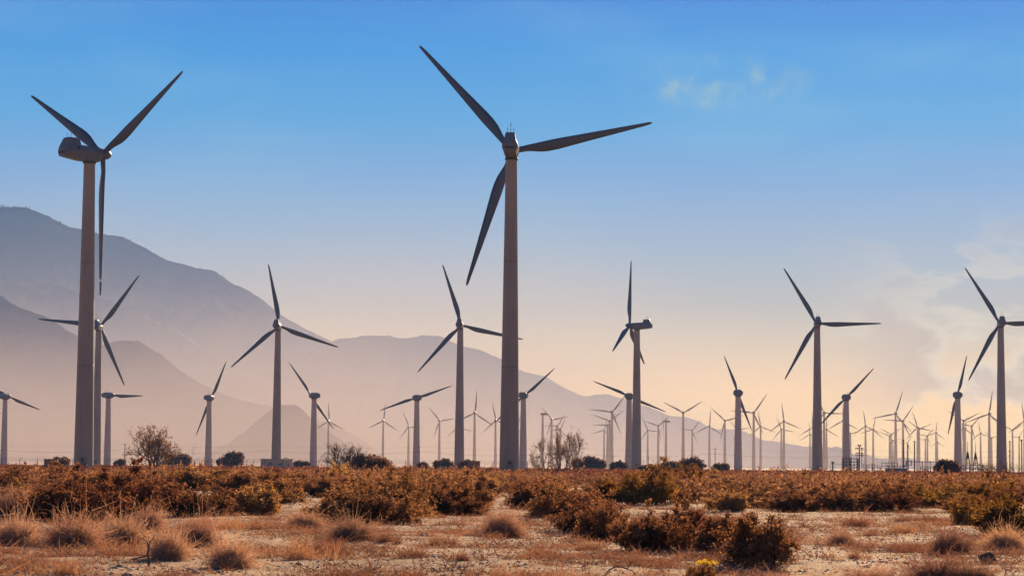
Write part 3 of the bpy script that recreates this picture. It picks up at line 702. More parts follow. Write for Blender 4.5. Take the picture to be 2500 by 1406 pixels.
# substation
SD = 700.0
sm = px_m(SD)
def sub(px): return base_at(px, SD)
def sub_thing(name, px, lab, cat, dy=0.0):
    p = base_at(px, SD + dy); return empty(name, (p.x, p.y, 0), 0, lab, cat, 'substation equipment')
rack = sub_thing('switch_rack', 2076, 'dark open steel rack of stacked shelves at the substation left end', 'switch rack')
for x in (-2.1, 0.0, 2.1):
    for y in (-0.8, 0.8):
        mb = MB(); mb.box((x, y, 2.15), (0.2, 0.2, 4.5)); ob('column', mb.mesh('column'), M['steel'], rack)
for z in (0.9, 1.7, 2.5, 3.3, 4.2):
    mb = MB()
    for y in (-0.92, 0.92): mb.box((0, y, z), (4.5, 0.12, 0.2))
    sh = ob('shelf', mb.mesh('shelf'), M['steel'], rack)
    for q in range(6):
        mb = MB(); mb.lathe([(0.1, 0), (0.18, 0.08), (0.1, 0.16), (0.18, 0.24), (0.1, 0.32), (0.16, 0.42)], 8, c=(-1.8 + 0.72 * q, 0, z + 0.1)); ob('insulator', mb.mesh('insulator'), M['dark'], sh)
pl = sub_thing('utility_pole', 2098, 'tall dark pole with three pairs of crossarms beside the steel rack', 'utility pole', 6)
mb = MB(); mb.bar((0, 0, -0.3), (0, 0, 8.0), 0.22, 8, 0.17); ob('pole', mb.mesh('pole'), M['wood'], pl)
for z, w_ in ((7.95, 0.9), (7.4, 2.3), (6.0, 2.2), (5.4, 2.2)):
    mb = MB(); mb.box((0, -0.25, z), (w_, 0.14, 0.16)); ca = ob('crossarm', mb.mesh('crossarm'), M['wood'], pl)
    for x in (-0.45, -0.25, 0.25, 0.45):
        mb = MB(); mb.lathe([(0.04, 0), (0.14, 0.06), (0.14, 0.26), (0.05, 0.34)], 8, c=(x * w_, -0.25, z - 0.4 if z < 7.9 else z + 0.08)); ob('insulator', mb.mesh('insulator'), M['dark'], ca)
ps = sub_thing('cable_post', 2033, 'short thick dark post with looped cables left of the steel rack', 'post')
mb = MB(); mb.bar((0, 0, -0.2), (0, 0, 3.1), 0.24, 8, 0.2); ob('post', mb.mesh('post'), M['wood'], ps)
mb = MB(); mb.box((0, -0.2, 3.2), (0.75, 0.5, 0.45)); ob('cable_box', mb.mesh('cable_box'), M['dark'], ps)
for s in (-1, 1):
    mb = MB(); pts = [Vector((s * (0.3 + 0.35 * math.sin(math.pi * t)), -0.2, 3.0 - 2.4 * t)) for t in np.linspace(0, 1, 8)]
    for u, v in zip(pts[:-1], pts[1:]): mb.bar(u, v, 0.05, 5)
    ob('cable', mb.mesh('cable'), M['dark'], ps)
mb = MB(); pts = [Vector((0.2 + 2.6 * t, 0, 3.1 - 0.3 * t - 0.3 * math.sin(math.pi * t))) for t in np.linspace(0, 1, 8)]
for u, v in zip(pts[:-1], pts[1:]): mb.bar(u, v, 0.05, 5)
ob('cable', mb.mesh('cable'), M['dark'], ps)
def bus_frame(px0, px1, htop, lab, nbar=3, dy=0.0, posts=4):
    pa, pb = base_at(px0, SD + dy), base_at(px1, SD + dy); L = pb.x - pa.x
    t = empty('busbar_frame', ((pa.x + pb.x) / 2, pa.y, 0), 0, lab, 'busbar frame', 'substation equipment')
    for i in range(posts):
        mb = MB(); mb.box((-L / 2 + L * i / (posts - 1), 0, htop / 2 - 0.1), (0.16, 0.16, htop + 0.2)); ob('post', mb.mesh('post'), M['steel'], t)
    for j in range(nbar):
        mb = MB(); mb.box((0, -0.14, htop * (1 - 0.27 * j) - 0.1), (L, 0.1, 0.12)); b_ = ob('bar', mb.mesh('bar'), M['steel'], t)
        for i in range(max(3, int(L / 0.8))):
            mb = MB(); mb.lathe([(0.06, 0), (0.12, 0.08), (0.06, 0.16), (0.12, 0.24), (0.05, 0.34)], 8, c=(-L / 2 + 0.4 + 0.8 * i, -0.14, htop * (1 - 0.27 * j) - 0.04)); ob('insulator', mb.mesh('insulator'), M['dark'], b_)
bus_frame(2104, 2143, 2.6, 'low busbar frame with insulators right of the triple-arm pole', 3)
bus_frame(2152, 2192, 3.2, 'busbar frame above the pale-roofed transformer', 2, 8)
bus_frame(2214, 2290, 3.6, 'long thin gantry rail between the steel masts and the round bush', 1, 4, 5)
bus_frame(2248, 2272, 2.2, 'small busbar frame under the long gantry rail', 3, 9, 3)
tr = sub_thing('transformer', 2187, 'grey transformer housing with pale sheet roof in the substation', 'transformer')
mb = MB(); mb.box((0, 0, 0.75), (5.8, 2.2, 1.7)); ob('tank', mb.mesh('tank'), M['steel'], tr)
mb = MB(); mb.box((0, 0, 1.7), (6.3, 2.6, 0.16)); ob('roof', mb.mesh('roof'), M['white'], tr)
for k in range(9):
    mb = MB(); mb.box((-2.5 + 0.62 * k, -1.2, 0.75), (0.1, 0.3, 1.3)); ob('fin', mb.mesh('fin'), M['door'], tr)
for k in range(3):
    mb = MB(); mb.lathe([(0.12, 0), (0.2, 0.15), (0.1, 0.3), (0.18, 0.45), (0.08, 0.6), (0.14, 0.8)], 8, c=(-2 + 1.6 * k, 0, 1.78)); ob('bushing', mb.mesh('bushing'), M['dark'], tr)
for px, h, r_, lab in ((2233, 9.2, 0.2, 'tall plain steel mast right of the substation platform'), (2206, 9.6, 0.2, 'slim steel mast above the transformer'), (2217, 8.2, 0.16, 'steel mast carrying the boxed platform'), (2466, 9.4, 0.18, 'bare steel mast right of the right-edge turbine'), (2495, 9.9, 0.2, 'bare steel mast at the right picture edge')):
    t = sub_thing('steel_mast', px, lab, 'mast', 3)
    mb = MB(); mb.bar((0, 0, -0.3), (0, 0, h), r_, 8, r_ * 0.75); ob('pole', mb.mesh('pole'), M['dark'], t)
    mb = MB(); mb.lathe([(r_ * 0.8, h - 0.05), (r_ * 1.5, h), (r_ * 1.5, h + 0.2), (0.05, h + 0.32)], 8); ob('cap', mb.mesh('cap'), M['dark'], t)
    if px == 2217:
        mb = MB()
        for z in (2.6, 3.8): mb.box((0.2, 0, z), (1.7, 0.5, 0.16))
        for x in (-0.6, 1.0): mb.box((x, 0, 3.2), (0.16, 0.5, 1.3))
        ob('platform', mb.mesh('platform'), M['dark'], t)
    if px == 2206:
        mb = MB(); mb.box((0, -0.2, 2.3), (1.3, 0.4, 0.35)); ob('crossarm', mb.mesh('crossarm'), M['dark'], t)
def a_frame(px, h, lab):
    t = sub_thing('lattice_stand', px, lab, 'lattice stand', -8)
    for i, (sx, sy) in enumerate(((-1, -1), (1, -1), (1, 1), (-1, 1))):
        mb = MB(); mb.bar((sx * 0.85, sy * 0.85, -0.1), (sx * 0.22, sy * 0.22, h * 0.62), 0.08, 6); ob('leg', mb.mesh('leg'), M['dark'], t)
    for z in (1.0, 2.1, 3.2):
        w_ = 1.7 - z * 0.24; mb = MB()
        for s in (-1, 1): mb.bar((-w_ / 2, s * w_ / 2, z), (w_ / 2, s * w_ / 2, z), 0.05, 5); mb.bar((s * w_ / 2, -w_ / 2, z), (s * w_ / 2, w_ / 2, z), 0.05, 5)
        ob('brace', mb.mesh('brace'), M['dark'], t)
    mb = MB(); mb.lathe([(0.3, h * 0.5), (0.34, h * 0.55), (0.34, h * 0.62), (0.2, h * 0.68), (0.14, h * 0.72)], 10); ob('head', mb.mesh('head'), M['dark'], t)
    mb = MB(); mb.bar((0, 0, h * 0.3), (0, 0, h), 0.12, 7, 0.07); ob('rod', mb.mesh('rod'), M['dark'], t)
a_frame(2363, 9.2, 'left of two pointed lattice stands beside the round dark bush')
a_frame(2382, 8.8, 'right of two pointed lattice stands beside the round dark bush')
pf = sub_thing('platform', 2374, 'low dark platform of two rails around the lattice stands', 'platform', -8)
for z in (1.7, 2.7):
    mb = MB(); mb.box((0, -1.15, z), (6.0, 0.14, 0.2)); ob('rail', mb.mesh('rail'), M['steel'], pf)
for x in (-2.6, -1.0, 0.8, 2.6):
    mb = MB(); mb.box((x, -1.02, 1.3), (0.16, 0.1, 2.9)); ob('post', mb.mesh('post'), M['steel'], pf)

# ------------------------------------------------------------------ vegetation meshes
def rv(r): 
    v = r.normal(size=3); return v / np.linalg.norm(v)
def tubes(paths, radii, n=3):
    """paths: list of (k,3) arrays, radii: list of (k,) -> quads"""
    V, Q = [], []; b = 0
    for P, R in zip(paths, radii):
        P = np.asarray(P); k = len(P)
        D = np.gradient(P, axis=0); D /= (np.linalg.norm(D, axis=1, keepdims=True) + 1e-9)
        up = np.array([0.31, 0.17, 0.93]); U = np.cross(D, up); U /= (np.linalg.norm(U, axis=1, keepdims=True) + 1e-9); Wv = np.cross(D, U)
        for i in range(n):
            t = 2 * math.pi * i / n
            V.append(P + (U * math.cos(t) + Wv * math.sin(t)) * np.asarray(R)[:, None])
        for i in range(n):
            j = (i + 1) % n
            for s in range(k - 1): Q.append((b + i * k + s, b + j * k + s, b + j * k + s + 1, b + i * k + s + 1))
        b += n * k
    return np.concatenate(V), np.array(Q)
def ribbons(P, D, L, wd, r, curl=0.35, seg=2, grav=0.0):
    """many thin curved strips: P (n,3) start, D (n,3) dir, L (n,)"""
    n = len(P); side = np.cross(D, r.normal(size=(n, 3))); side /= (np.linalg.norm(side, axis=1, keepdims=True) + 1e-9)
    bend = r.normal(size=(n, 3)) * curl
    bend[:, 2] -= grav
    rows = []
    for s in range(seg + 1):
        t = s / seg; c = P + D * (L * t)[:, None] + bend * (L * t * t)[:, None]
        w = wd * (1 - 0.75 * t)
        rows += [c + side * (w if np.isscalar(w) else w[:, None]), c - side * (w if np.isscalar(w) else w[:, None])]
    V = np.stack(rows, 1).reshape(-1, 3); k = 2 * (seg + 1); base = (np.arange(n) * k)[:, None]
    Q = np.concatenate([base + np.array([[2*s, 2*s+1, 2*s+3, 2*s+2]]) for s in range(seg)], 0)
    return V, Q, P + D * L[:, None] + bend * L[:, None]
def leaves(P, size, r, aspect=0.55):
    n = len(P); a = r.normal(size=(n, 3)); a /= np.linalg.norm(a, axis=1, keepdims=True)
    b = np.cross(a, r.normal(size=(n, 3))); b /= np.linalg.norm(b, axis=1, keepdims=True)
    s = size * r.uniform(0.6, 1.3, size=(n, 1)); V = np.stack([P - a * s, P + b * s * aspect, P + a * s, P - b * s * aspect], 1).reshape(-1, 3)
    return V, np.arange(4 * n).reshape(n, 4)
def creosote(seed, h=1.0, rad=0.85, n_stem=52, n_leaf=11000, leaf=0.027):
    """unit bush: height 1, half width rad; several stools, ragged outline, sprigs reaching out"""
    r = np.random.default_rng(seed); paths, radii, pts = [], [], []
    stools = [(r.normal(size=2) * 0.22, r.uniform(0.6, 1.0)) for _ in range(5)]
    for i in range(n_stem):
        sx, sh = stools[r.integers(0, 5)]
        az = r.uniform(0, 6.2832); tilt = math.radians(84) * r.uniform(0.0, 1) ** 0.62
        ln = r.uniform(0.55, 1.12) * sh
        b0 = np.array([sx[0] + r.normal() * 0.05, sx[1] + r.normal() * 0.05, -0.03])
        tip = b0 + np.array([math.cos(az) * math.sin(tilt) * rad * 0.82 * ln, math.sin(az) * math.sin(tilt) * rad * 0.82 * ln, h * (0.12 + 0.90 * math.cos(tilt)) * ln])
        t = np.linspace(0, 1, 5)[:, None]; mid = (b0 + tip) / 2 + np.array([0, 0, 0.12]) * r.uniform(-0.5, 1) + r.normal(size=3) * 0.06
        P = (1 - t) ** 2 * b0 + 2 * t * (1 - t) * mid + t * t * tip
        paths.append(P); radii.append(np.linspace(0.010, 0.003, 5))
        for q in range(7):
            s = r.uniform(0.25, 1.0); o = (1 - s) ** 2 * b0 + 2 * s * (1 - s) * mid + s * s * tip
            dd = (tip - b0) / np.linalg.norm(tip - b0) * 0.7 + rv(r) * 0.8 + np.array([0, 0, 0.3]); dd /= np.linalg.norm(dd)
            L = r.uniform(0.10, 0.30) * (1.15 - 0.4 * s); e = o + dd * L
            paths.append(np.stack([o, (o + e) / 2 + rv(r) * 0.02, e])); radii.append(np.array([0.005, 0.0035, 0.0015]))
            wt = r.uniform() ** 1.5
            for z in range(1 + int(6 * wt)):
                u = r.uniform(0.3, 1.05); c = o + dd * L * u; pts.append((c, 0.025 + 0.035 * r.uniform()))
    SV, SQ = tubes(paths, radii)
    C = np.array([p for p, _ in pts]); Sg = np.array([s for _, s in pts])
    keep = C[:, 2] > 0.03; C, Sg = C[keep], Sg[keep]
    idx = r.integers(0, len(C), n_leaf); LP = C[idx] + r.normal(size=(n_leaf, 3)) * Sg[idx][:, None] * np.array([1, 1, 0.85])
    LP[:, 2] = np.maximum(LP[:, 2], 0.02)
    LV, LQ = leaves(LP, leaf, r)
    return mesh_arr('bush_stems', SV, SQ), (LV, LQ)
def tumbleweed(seed, n=1300, w=0.0065):
    """unit twiggy dome rising from one root: width 2, height ~1, ragged and lopsided"""
    r = np.random.default_rng(seed)
    D = r.normal(size=(n, 3)); D[:, 2] = np.abs(D[:, 2]) * 0.85 + 0.12; D /= np.linalg.norm(D, axis=1, keepdims=True)
    az = np.arctan2(D[:, 1], D[:, 0]); ph = r.uniform(0, 6.28, 4)
    lump = 0.78 + 0.16 * np.sin(2 * az + ph[0]) + 0.12 * np.sin(5 * az + ph[1]) + 0.12 * np.sin(6 * D[:, 2] + 3 * az + ph[2])
    P = np.zeros((n, 3)); P[:, :2] = r.normal(size=(n, 2)) * 0.10
    L = r.uniform(0.35, 0.92, n) ** 0.8 * lump
    V1, Q1, E = ribbons(P, D, L, w * 1.4, r, 0.34, 3)
    m2 = n * 3; i2 = r.integers(0, n, m2); t2 = r.uniform(0.3, 1.0, (m2, 1))
    P2 = P[i2] * (1 - t2) + E[i2] * t2; D2 = D[i2] + r.normal(size=(m2, 3)) * 0.85; D2 /= np.linalg.norm(D2, axis=1, keepdims=True)
    V2, Q2, E2 = ribbons(P2, D2, r.uniform(0.10, 0.34, m2), w, r, 0.55)
    m3 = n * 2; i3 = r.integers(0, m2, m3); D3 = D2[i3] + r.normal(size=(m3, 3)) * 1.0; D3 /= np.linalg.norm(D3, axis=1, keepdims=True)
    V3, Q3, _ = ribbons(P2[i3] * 0.4 + E2[i3] * 0.6, D3, r.uniform(0.05, 0.16, m3), w * 0.8, r, 0.5)
    V = np.concatenate([V1, V2, V3]); Q = np.concatenate([Q1, Q2 + len(V1), Q3 + len(V1) + len(V2)])
    V[:, 0] *= r.uniform(0.95, 1.25); V[:, 2] = np.maximum(V[:, 2] * 1.08, -0.02)
    return mesh_arr('tumbleweed', V, Q)
def low_scrub(seed, n=420, w=0.008):
    """unit dead mat: width 2, height ~0.55, sparse upright twigs"""
    r = np.random.default_rng(seed)
    c = r.normal(size=(9, 2)) * 0.42; i = r.integers(0, 9, n)
    P = np.zeros((n, 3)); P[:, :2] = c[i] + r.normal(size=(n, 2)) * 0.10
    D = r.normal(size=(n, 3)) * np.array([0.8, 0.8, 0.5]); D[:, 2] = np.abs(D[:, 2]) + 0.35; D /= np.linalg.norm(D, axis=1, keepdims=True)
    L = r.uniform(0.15, 0.55, n); V1, Q1, E = ribbons(P, D, L, w, r, 0.35)
    m = n * 2; i2 = r.integers(0, n, m); t2 = r.uniform(0.3, 1, (m, 1)); P2 = P[i2] * (1 - t2) + E[i2] * t2
    D2 = D[i2] + r.normal(size=(m, 3)) * 0.8; D2 /= np.linalg.norm(D2, axis=1, keepdims=True)
    V2, Q2, _ = ribbons(P2, D2, r.uniform(0.06, 0.22, m), w * 0.8, r, 0.5)
    V = np.concatenate([V1, V2]); Q = np.concatenate([Q1, Q2 + len(V1)]); V[:, 2] = np.maximum(V[:, 2], -0.02)
    return mesh_arr('low_scrub', V, Q)

CREO, CREO_G = [], []
for s in range(5):
    st, (LV, LQ) = creosote(100 + s, n_leaf=(13000, 16000, 11000, 15000, 13000)[s])
    st.materials.append(M['stem'])
    a = mesh_arr('foliage', LV, LQ); a.materials.append(M['leaf_creosote'])
    b = mesh_arr('foliage_golden', LV, LQ); b.materials.append(M['leaf_gold'])
    CREO.append((st, a)); CREO_G.append((st, b))
TUMB = [tumbleweed(200 + s) for s in range(6)]
for me in TUMB: me.materials.append(M['twig'])
LOWS = [low_scrub(300 + s) for s in range(4)]
for me in LOWS: me.materials.append(M['twig_red'])

rnd = random.Random(17)
def bush(px, py, wpx, hpx, lab, gold=False, var=None):
    p = ground_at(px, py); d = p.y; z = gz(p.x, p.y)
    w = wpx * px_m(d) / 1.2; h = hpx * px_m(d) * 1.0
    t = empty('creosote_bush', (p.x, p.y, z - 0.02), rnd.uniform(0, 6.28), lab, 'bush', 'leafy desert bushes')
    t.scale = (w, w, h)
    st, lf = (CREO_G if gold else CREO)[rnd.randrange(5) if var is None else var]
    ob('stems', st, None, t); ob('foliage', lf, None, t)
    return t
def tumble(px, py, wpx, hpx, lab):
    p = ground_at(px, py); d = p.y; k = wpx * px_m(d) / 1.6
    o = ob('tumbleweed', TUMB[rnd.randrange(6)]); o.location = (p.x, p.y, gz(p.x, p.y) - 0.02)
    o.rotation_euler = (rnd.uniform(-0.12, 0.12), rnd.uniform(-0.12, 0.12), 0); o.scale = (k * rnd.uniform(0.9, 1.15), k * rnd.uniform(0.85, 1.1), hpx * px_m(d) / 0.98); o.rotation_euler.z = rnd.uniform(0, 6.28)
    return tag(o, lab, 'dry bush', 'round dry twig bushes')
def low(px, py, wpx, hpx, lab):
    p = ground_at(px, py); d = p.y; k = wpx * px_m(d) / 1.9
    o = ob('dead_shrub', LOWS[rnd.randrange(4)]); o.location = (p.x, p.y, gz(p.x, p.y) - 0.01)
    o.scale = (k, k, hpx * px_m(d) / 0.62); o.rotation_euler = (0, 0, rnd.uniform(0, 6.28))
    return tag(o, lab, 'dead shrub', 'low dead shrubs on the sand')

B = bush
B(45, 1196, 150, 56, 'leafy bush at the left edge under the small cabinet box')
B(140, 1218, 150, 84, 'leafy bush left of the big left thicket')
B(232, 1242, 175, 112, 'left bush of the big thicket below the tall left tower')
B(335, 1262, 190, 128, 'largest bush of the left thicket, nearest to the dry twig balls', var=1)
B(398, 1240, 110, 98, 'right-hand bush of the left thicket, below the leafy dark tree')
B(495, 1196, 200, 66, 'wide bush below the steep two-bladed turbine at left')
B(590, 1214, 130, 80, 'bush left of the hut column with bare branches below')
B(640, 1258, 130, 96, 'dark bush left of the sand patch below the pale hut')
B(672, 1232, 110, 80, 'small bush behind the dark bush below the pale hut')
B(780, 1212, 130, 62, 'bush below the falling-diagonal two-bladed turbine')
B(725, 1192, 130, 48, 'low bush right below the pale hut')
B(895, 1252, 140, 92, 'left bush of the central brown thicket')
B(955, 1274, 190, 112, 'front bush of the central brown thicket')
B(1035, 1254, 150, 100, 'right bush of the central brown thicket')
B(1105, 1226, 180, 84, 'broad bush below the brown cabinet by the largest tower')
B(1170, 1212, 120, 62, 'small bush right of the broad cabinet bush')
B(1235, 1200, 130, 44, 'low bush at the foot of the largest tower')
B(1300, 1244, 130, 84, 'bush right of the largest tower, left of the sparse tree foot')
B(1350, 1262, 150, 92, 'bush below the sparse tree')
B(1420, 1300, 170, 100, 'near bush left of the big front-right thicket, with bare stems')
B(1480, 1316, 150, 112, 'near bush just behind the front-right thicket')
B(1500, 1228, 130, 70, 'mid bush left of the golden-tipped bush', True)
B(1612, 1230, 125, 106, 'tall golden-tipped bush below the side-on turbine', True, 2)
B(1660, 1206, 80, 84, 'narrow golden bush beside the tall golden-tipped bush', True, 0)
B(1590, 1352, 150, 108, 'left bush of the front-right thicket, yellowish')
B(1665, 1346, 150, 120, 'second bush of the front-right thicket with pale stems')
B(1755, 1360, 170, 126, 'third bush of the front-right thicket behind the largest')
B(1855, 1386, 185, 150, 'largest nearest bush in the foreground, right end of its thicket', False, 3)
B(1812, 1240, 170, 72, 'mid bush behind the nearest foreground bush')
B(1700, 1196, 130, 50, 'far bush right of the golden-tipped pair')
B(1925, 1216, 120, 50, 'bush below the right-centre turbine, left')
B(2068, 1252, 130, 68, 'dark bush below the substation rack')
B(2178, 1252, 150, 76, 'dark bush below the transformer housing')
B(2110, 1222, 150, 56, 'low bush behind the two dark bushes below the substation')
B(2305, 1240, 150, 70, 'golden bush below the round dark bush', True)
B(2385, 1246, 140, 80, 'golden bush below the lattice stands', True, 4)
B(2440, 1222, 150, 66, 'golden bush below the right-edge turbine', True)
B(2415, 1290, 120, 84, 'near green-gold bush left of the right-edge bush', True)
B(2475, 1312, 140, 120, 'near green-gold bush cut by the right picture edge', True, 1)
B(2260, 1208, 130, 44, 'far low bush under the long gantry rail')
# loose brown shrubs scattered where the near bushes thin out into the scrub
rq = random.Random(23); spots_ = []
for k in range(64):
    yy = rq.choice([rq.uniform(1196, 1235), rq.uniform(1205, 1275)]); xx = rq.uniform(20, 2480)
    wpx = (yy - 1136) * rq.uniform(0.9, 1.9); spots_.append((xx, yy, wpx * 0.8, wpx * rq.uniform(0.34, 0.52)))
near_what = [(110, 'tall left tower'), (360, 'open leafy tree'), (520, 'steep two-bladed turbine'), (680, 'pale hut'), (850, 'bare twiggy shrub'), (1020, 'level two-bladed turbine'), (1150, 'brown cabinet'), (1250, 'largest tower'), (1370, 'sparse tree pair'), (1550, 'side-on turbine'), (1690, 'taller rounded tree'), (1800, 'steep right two-blader'), (1990, 'right-centre turbine'), (2070, 'steel rack'), (2190, 'transformer'), (2313, 'round dark bush'), (2440, 'right-edge turbine')]
by_mark = {}
for sp_ in sorted(spots_): by_mark.setdefault(min(near_what, key=lambda q: abs(q[0] - sp_[0]))[1], []).append(sp_)
for mark, lst in by_mark.items():
    for k, (xx, yy, ww, hh) in enumerate(lst):
        lab = 'loose brown shrub in middle scrub below the %s' % mark + ('' if len(lst) == 1 else ', %s from left' % ordw(k))
        q = bush(xx, yy, ww, hh, lab); q['group'] = 'loose brown shrubs in the middle scrub'; q.name = 'loose_shrub'
T = tumble
T(30, 1266, 130, 76, 'dry twig bush at left edge, behind the front row of twig balls')
T(95, 1262, 90, 48, 'small dry twig bush left of the thicket front')
T(40, 1346, 140, 88, 'leftmost large dry twig ball in the foreground')
T(180, 1346, 150, 92, 'second large dry twig ball from the left, greyest')
T(295, 1322, 120, 74, 'dry twig ball right of the greyest one')
T(362, 1302, 90, 66, 'dry twig ball just behind the dead stump')
T(410, 1370, 108, 80, 'dry twig ball beside the dead forked stump')
T(488, 1336, 105, 84, 'dry twig ball right of the stump, half behind another')
T(560, 1382, 135, 76, 'large low dry twig ball at lower left centre, rightmost of its row')
T(858, 1322, 130, 60, 'dry grey bush on the sand below the bare shrub')
T(745, 1292, 110, 44, 'sparse dry bush below the pale hut sand patch')
T(1225, 1312, 125, 72, 'dry bush on the sand below the largest tower')
T(2322, 1356, 125, 70, 'dry twig ball below the round dark bush, mid right')
T(2452, 1342, 95, 58, 'small neat dry twig ball at the right edge')
T(2290, 1414, 190, 74, 'broad pale dry bush at the bottom right')
T(2375, 1416, 110, 50, 'pale dry bush at the bottom, left of the dark boulder')
T(2135, 1414, 150, 50, 'pale dry bush at the bottom below the substation')
T(1892, 1414, 90, 36, 'small dry bush at the bottom under the nearest bush')
T(2052, 1330, 80, 40, 'small dry bush right of the nearest leafy bush')
T(2000, 1416, 110, 34, 'low pale dry bush at the bottom right of the nearest bush')
L = low
L(150, 1412, 150, 50, 'low dead shrub at the bottom left corner area')
L(400, 1414, 170, 38, 'low dead shrub at the bottom under the stump')
L(580, 1292, 110, 40, 'low dead shrub right of the left thicket')
L(700, 1366, 160, 62, 'wide dead shrub on the sand at lower left centre')
L(765, 1350, 120, 48, 'dead shrub right of the wide dead one')
L(950, 1326, 80, 34, 'small dead shrub below the central thicket')
L(1062, 1328, 64, 36, 'small dead shrub on open sand below the central thicket, right')
L(1040, 1362, 95, 36, 'dead shrub on open sand at lower centre')
L(1145, 1376, 72, 26, 'tiny dead shrub on open sand, lower centre right')
L(830, 1412, 130, 56, 'dead shrub at the bottom edge left of centre')
L(990, 1412, 140, 46, 'dead shrub at the bottom edge near centre')
L(1205, 1412, 80, 46, 'narrow dead shrub at the bottom edge below the largest tower')
L(1105, 1280, 110, 42, 'reddish dead shrub beside the pale stones')
L(1312, 1358, 120, 42, 'reddish dead shrub left of the front-right thicket')
L(1430, 1342, 150, 28, 'flat dead mat under the front-right thicket')
L(1300, 1414, 140, 38, 'dead shrub at the bottom right of the largest tower')
L(1385, 1414, 100, 36, 'dead shrub at the bottom beside the fallen branch')
L(2068, 1368, 76, 32, 'small dead shrub right of the nearest bush on gravel')
L(2132, 1314, 60, 20, 'tiny dead shrub on gravel below the substation')
L(2212, 1302, 110, 28, 'flat dead shrub on gravel below the transformer')
L(2242, 1278, 130, 28, 'flat dead shrub in shade below the transformer')
L(2100, 1292, 150, 42, 'dead shrub mat below the substation rack')
L(2330, 1284, 100, 30, 'flat dead shrub left of the green-gold bushes')
L(640, 1300, 110, 34, 'dead shrub right of the dry twig balls')
L(2230, 1350, 90, 26, 'sparse dead shrub on gravel at right')
L(470, 1288, 90, 34, 'reddish dead shrub right of the thicket at left')

# yellow-flowered bush at the bottom
fb = bush(1728, 1412, 66, 52, 'small yellow-flowered bush at the bottom edge', True, 2)
r = np.random.default_rng(77); a = r.uniform(0, 6.28, 420); u = r.uniform(0, 1, 420)
FP = np.stack([np.cos(a) * 0.55 * np.sqrt(u), np.sin(a) * 0.55 * np.sqrt(u), 0.72 + 0.28 * np.sqrt(1 - u * 0.8) + r.normal(size=420) * 0.05], 1)
LV, LQ = leaves(FP[::2], 0.042, r, 0.8); ob('flowers', mesh_arr('flowers', LV, LQ), M['flower'], fb)

# dead stump and fallen branches
def branch_thing(name, px, py, segs, lab, cat='branch'):
    p = ground_at(px, py); k = px_m(p.y)
    paths, radii = [], []
    for pts, r0, r1 in segs:
        P = np.array([(a * k, b * k, c * k) for a, b, c in pts])
        t = np.linspace(0, len(P) - 1, len(P) * 3 - 2); P2 = np.stack([np.interp(t, np.arange(len(P)), P[:, q]) for q in range(3)], 1)
        P2[1:-1] += np.random.default_rng(len(paths)).normal(size=(len(P2) - 2, 3)) * 1.2 * k
        paths.append(P2); radii.append(np.linspace(r0 * k, r1 * k, len(P2)))
    V, Q = tubes(paths, radii, 6)
    o = ob(name, mesh_arr(name, V, Q, True), M['wood']); o.location = (p.x, p.y, gz(p.x, p.y) - 0.02)
    return tag(o, lab, cat)
branch_thing('dead_stump', 363, 1382, [([(0, 0, -3), (0, 0, 20), (-1, 0, 38), (-4, 2, 58)], 3.6, 2.2), ([(-1, 0, 30), (-14, -3, 24), (-34, -6, 22), (-48, -4, 14)], 2.6, 1.0), ([(-3, 1, 50), (8, 3, 66), (14, 2, 80)], 1.8, 0.7), ([(-4, 2, 56), (-14, 5, 70), (-18, 6, 84)], 1.6, 0.6)], 'dark forked dead stump among dry twig balls at lower left', 'stump')
branch_thing('fallen_branch', 1450, 1408, [([(-62, 60, 14), (-40, 40, 9), (-16, 16, 5), (8, 0, 6)], 1.2, 2.4), ([(8, 0, 6), (26, -4, 12), (40, -4, 20)], 2.0, 0.8)], 'long bare fallen branch on the sand at lower centre right')
branch_thing('fallen_branch', 1530, 1408, [([(-56, 4, 2), (-48, 0, 22), (-28, 0, 34), (-6, 0, 32), (14, 0, 24), (26, 0, 4)], 1.9, 1.5), ([(2, 0, 30), (10, -2, 40), (4, -2, 54)], 1.4, 0.7), ([(-30, 0, 33), (-22, -2, 44), (-6, -3, 50)], 1.2, 0.5)], 'arched bare fallen branch beside the yellow-flowered bush')
branch_thing('bare_sticks', 1935, 1386, [([(-60, 6, 6), (-30, 2, 12), (0, 0, 4), (26, -4, 2)], 1.4, 0.9), ([(-40, 8, 2), (-10, 4, 22), (6, 2, 34)], 1.2, 0.6)], 'bare sticks poking from the right foot of the nearest bush')
branch_thing('bare_sticks', 560, 1256, [([(-50, 4, 1), (-20, 0, 8), (10, 0, 12), (40, -2, 6)], 1.1, 0.6), ([(-40, 4, 4), (-16, 2, 14), (0, 0, 24)], 1.0, 0.5)], 'bare sticks on the sand right of the left thicket')

# rocks
def rock(px, py, wpx, hpx, lab, mat, seed):
    p = ground_at(px, py); k = px_m(p.y)
    import bmesh
    bm = bmesh.new(); bmesh.ops.create_icosphere(bm, subdivisions=3, radius=1.0)
    for v in bm.verts:
        n_ = noise.noise(v.co * 1.3 + Vector((seed, 0, 0))) * 0.45 + noise.noise(v.co * 3.1 + Vector((0, seed, 0))) * 0.16
        v.co *= 1 + n_
        v.co.x *= wpx * k / 2; v.co.y *= wpx * k / 2.4; v.co.z = v.co.z * hpx * k / 1.6 + hpx * k * 0.3
    me = bpy.data.meshes.new('rock'); bm.to_mesh(me); bm.free()
    o = ob('rock', me, mat); o.location = (p.x, p.y, gz(p.x, p.y) - 0.02); return tag(o, lab, 'rock')
M['stone_dark'] = painted('dark_stone', (0.05, 0.035, 0.03), (0.11, 0.075, 0.06), rough=0.95, scale=4, stretch=(1,1,1), bump=0.4)
M['stone_pale'] = painted('pale_stone', (0.42, 0.36, 0.32), (0.56, 0.49, 0.44), rough=0.9, scale=5, stretch=(1,1,1), bump=0.3)
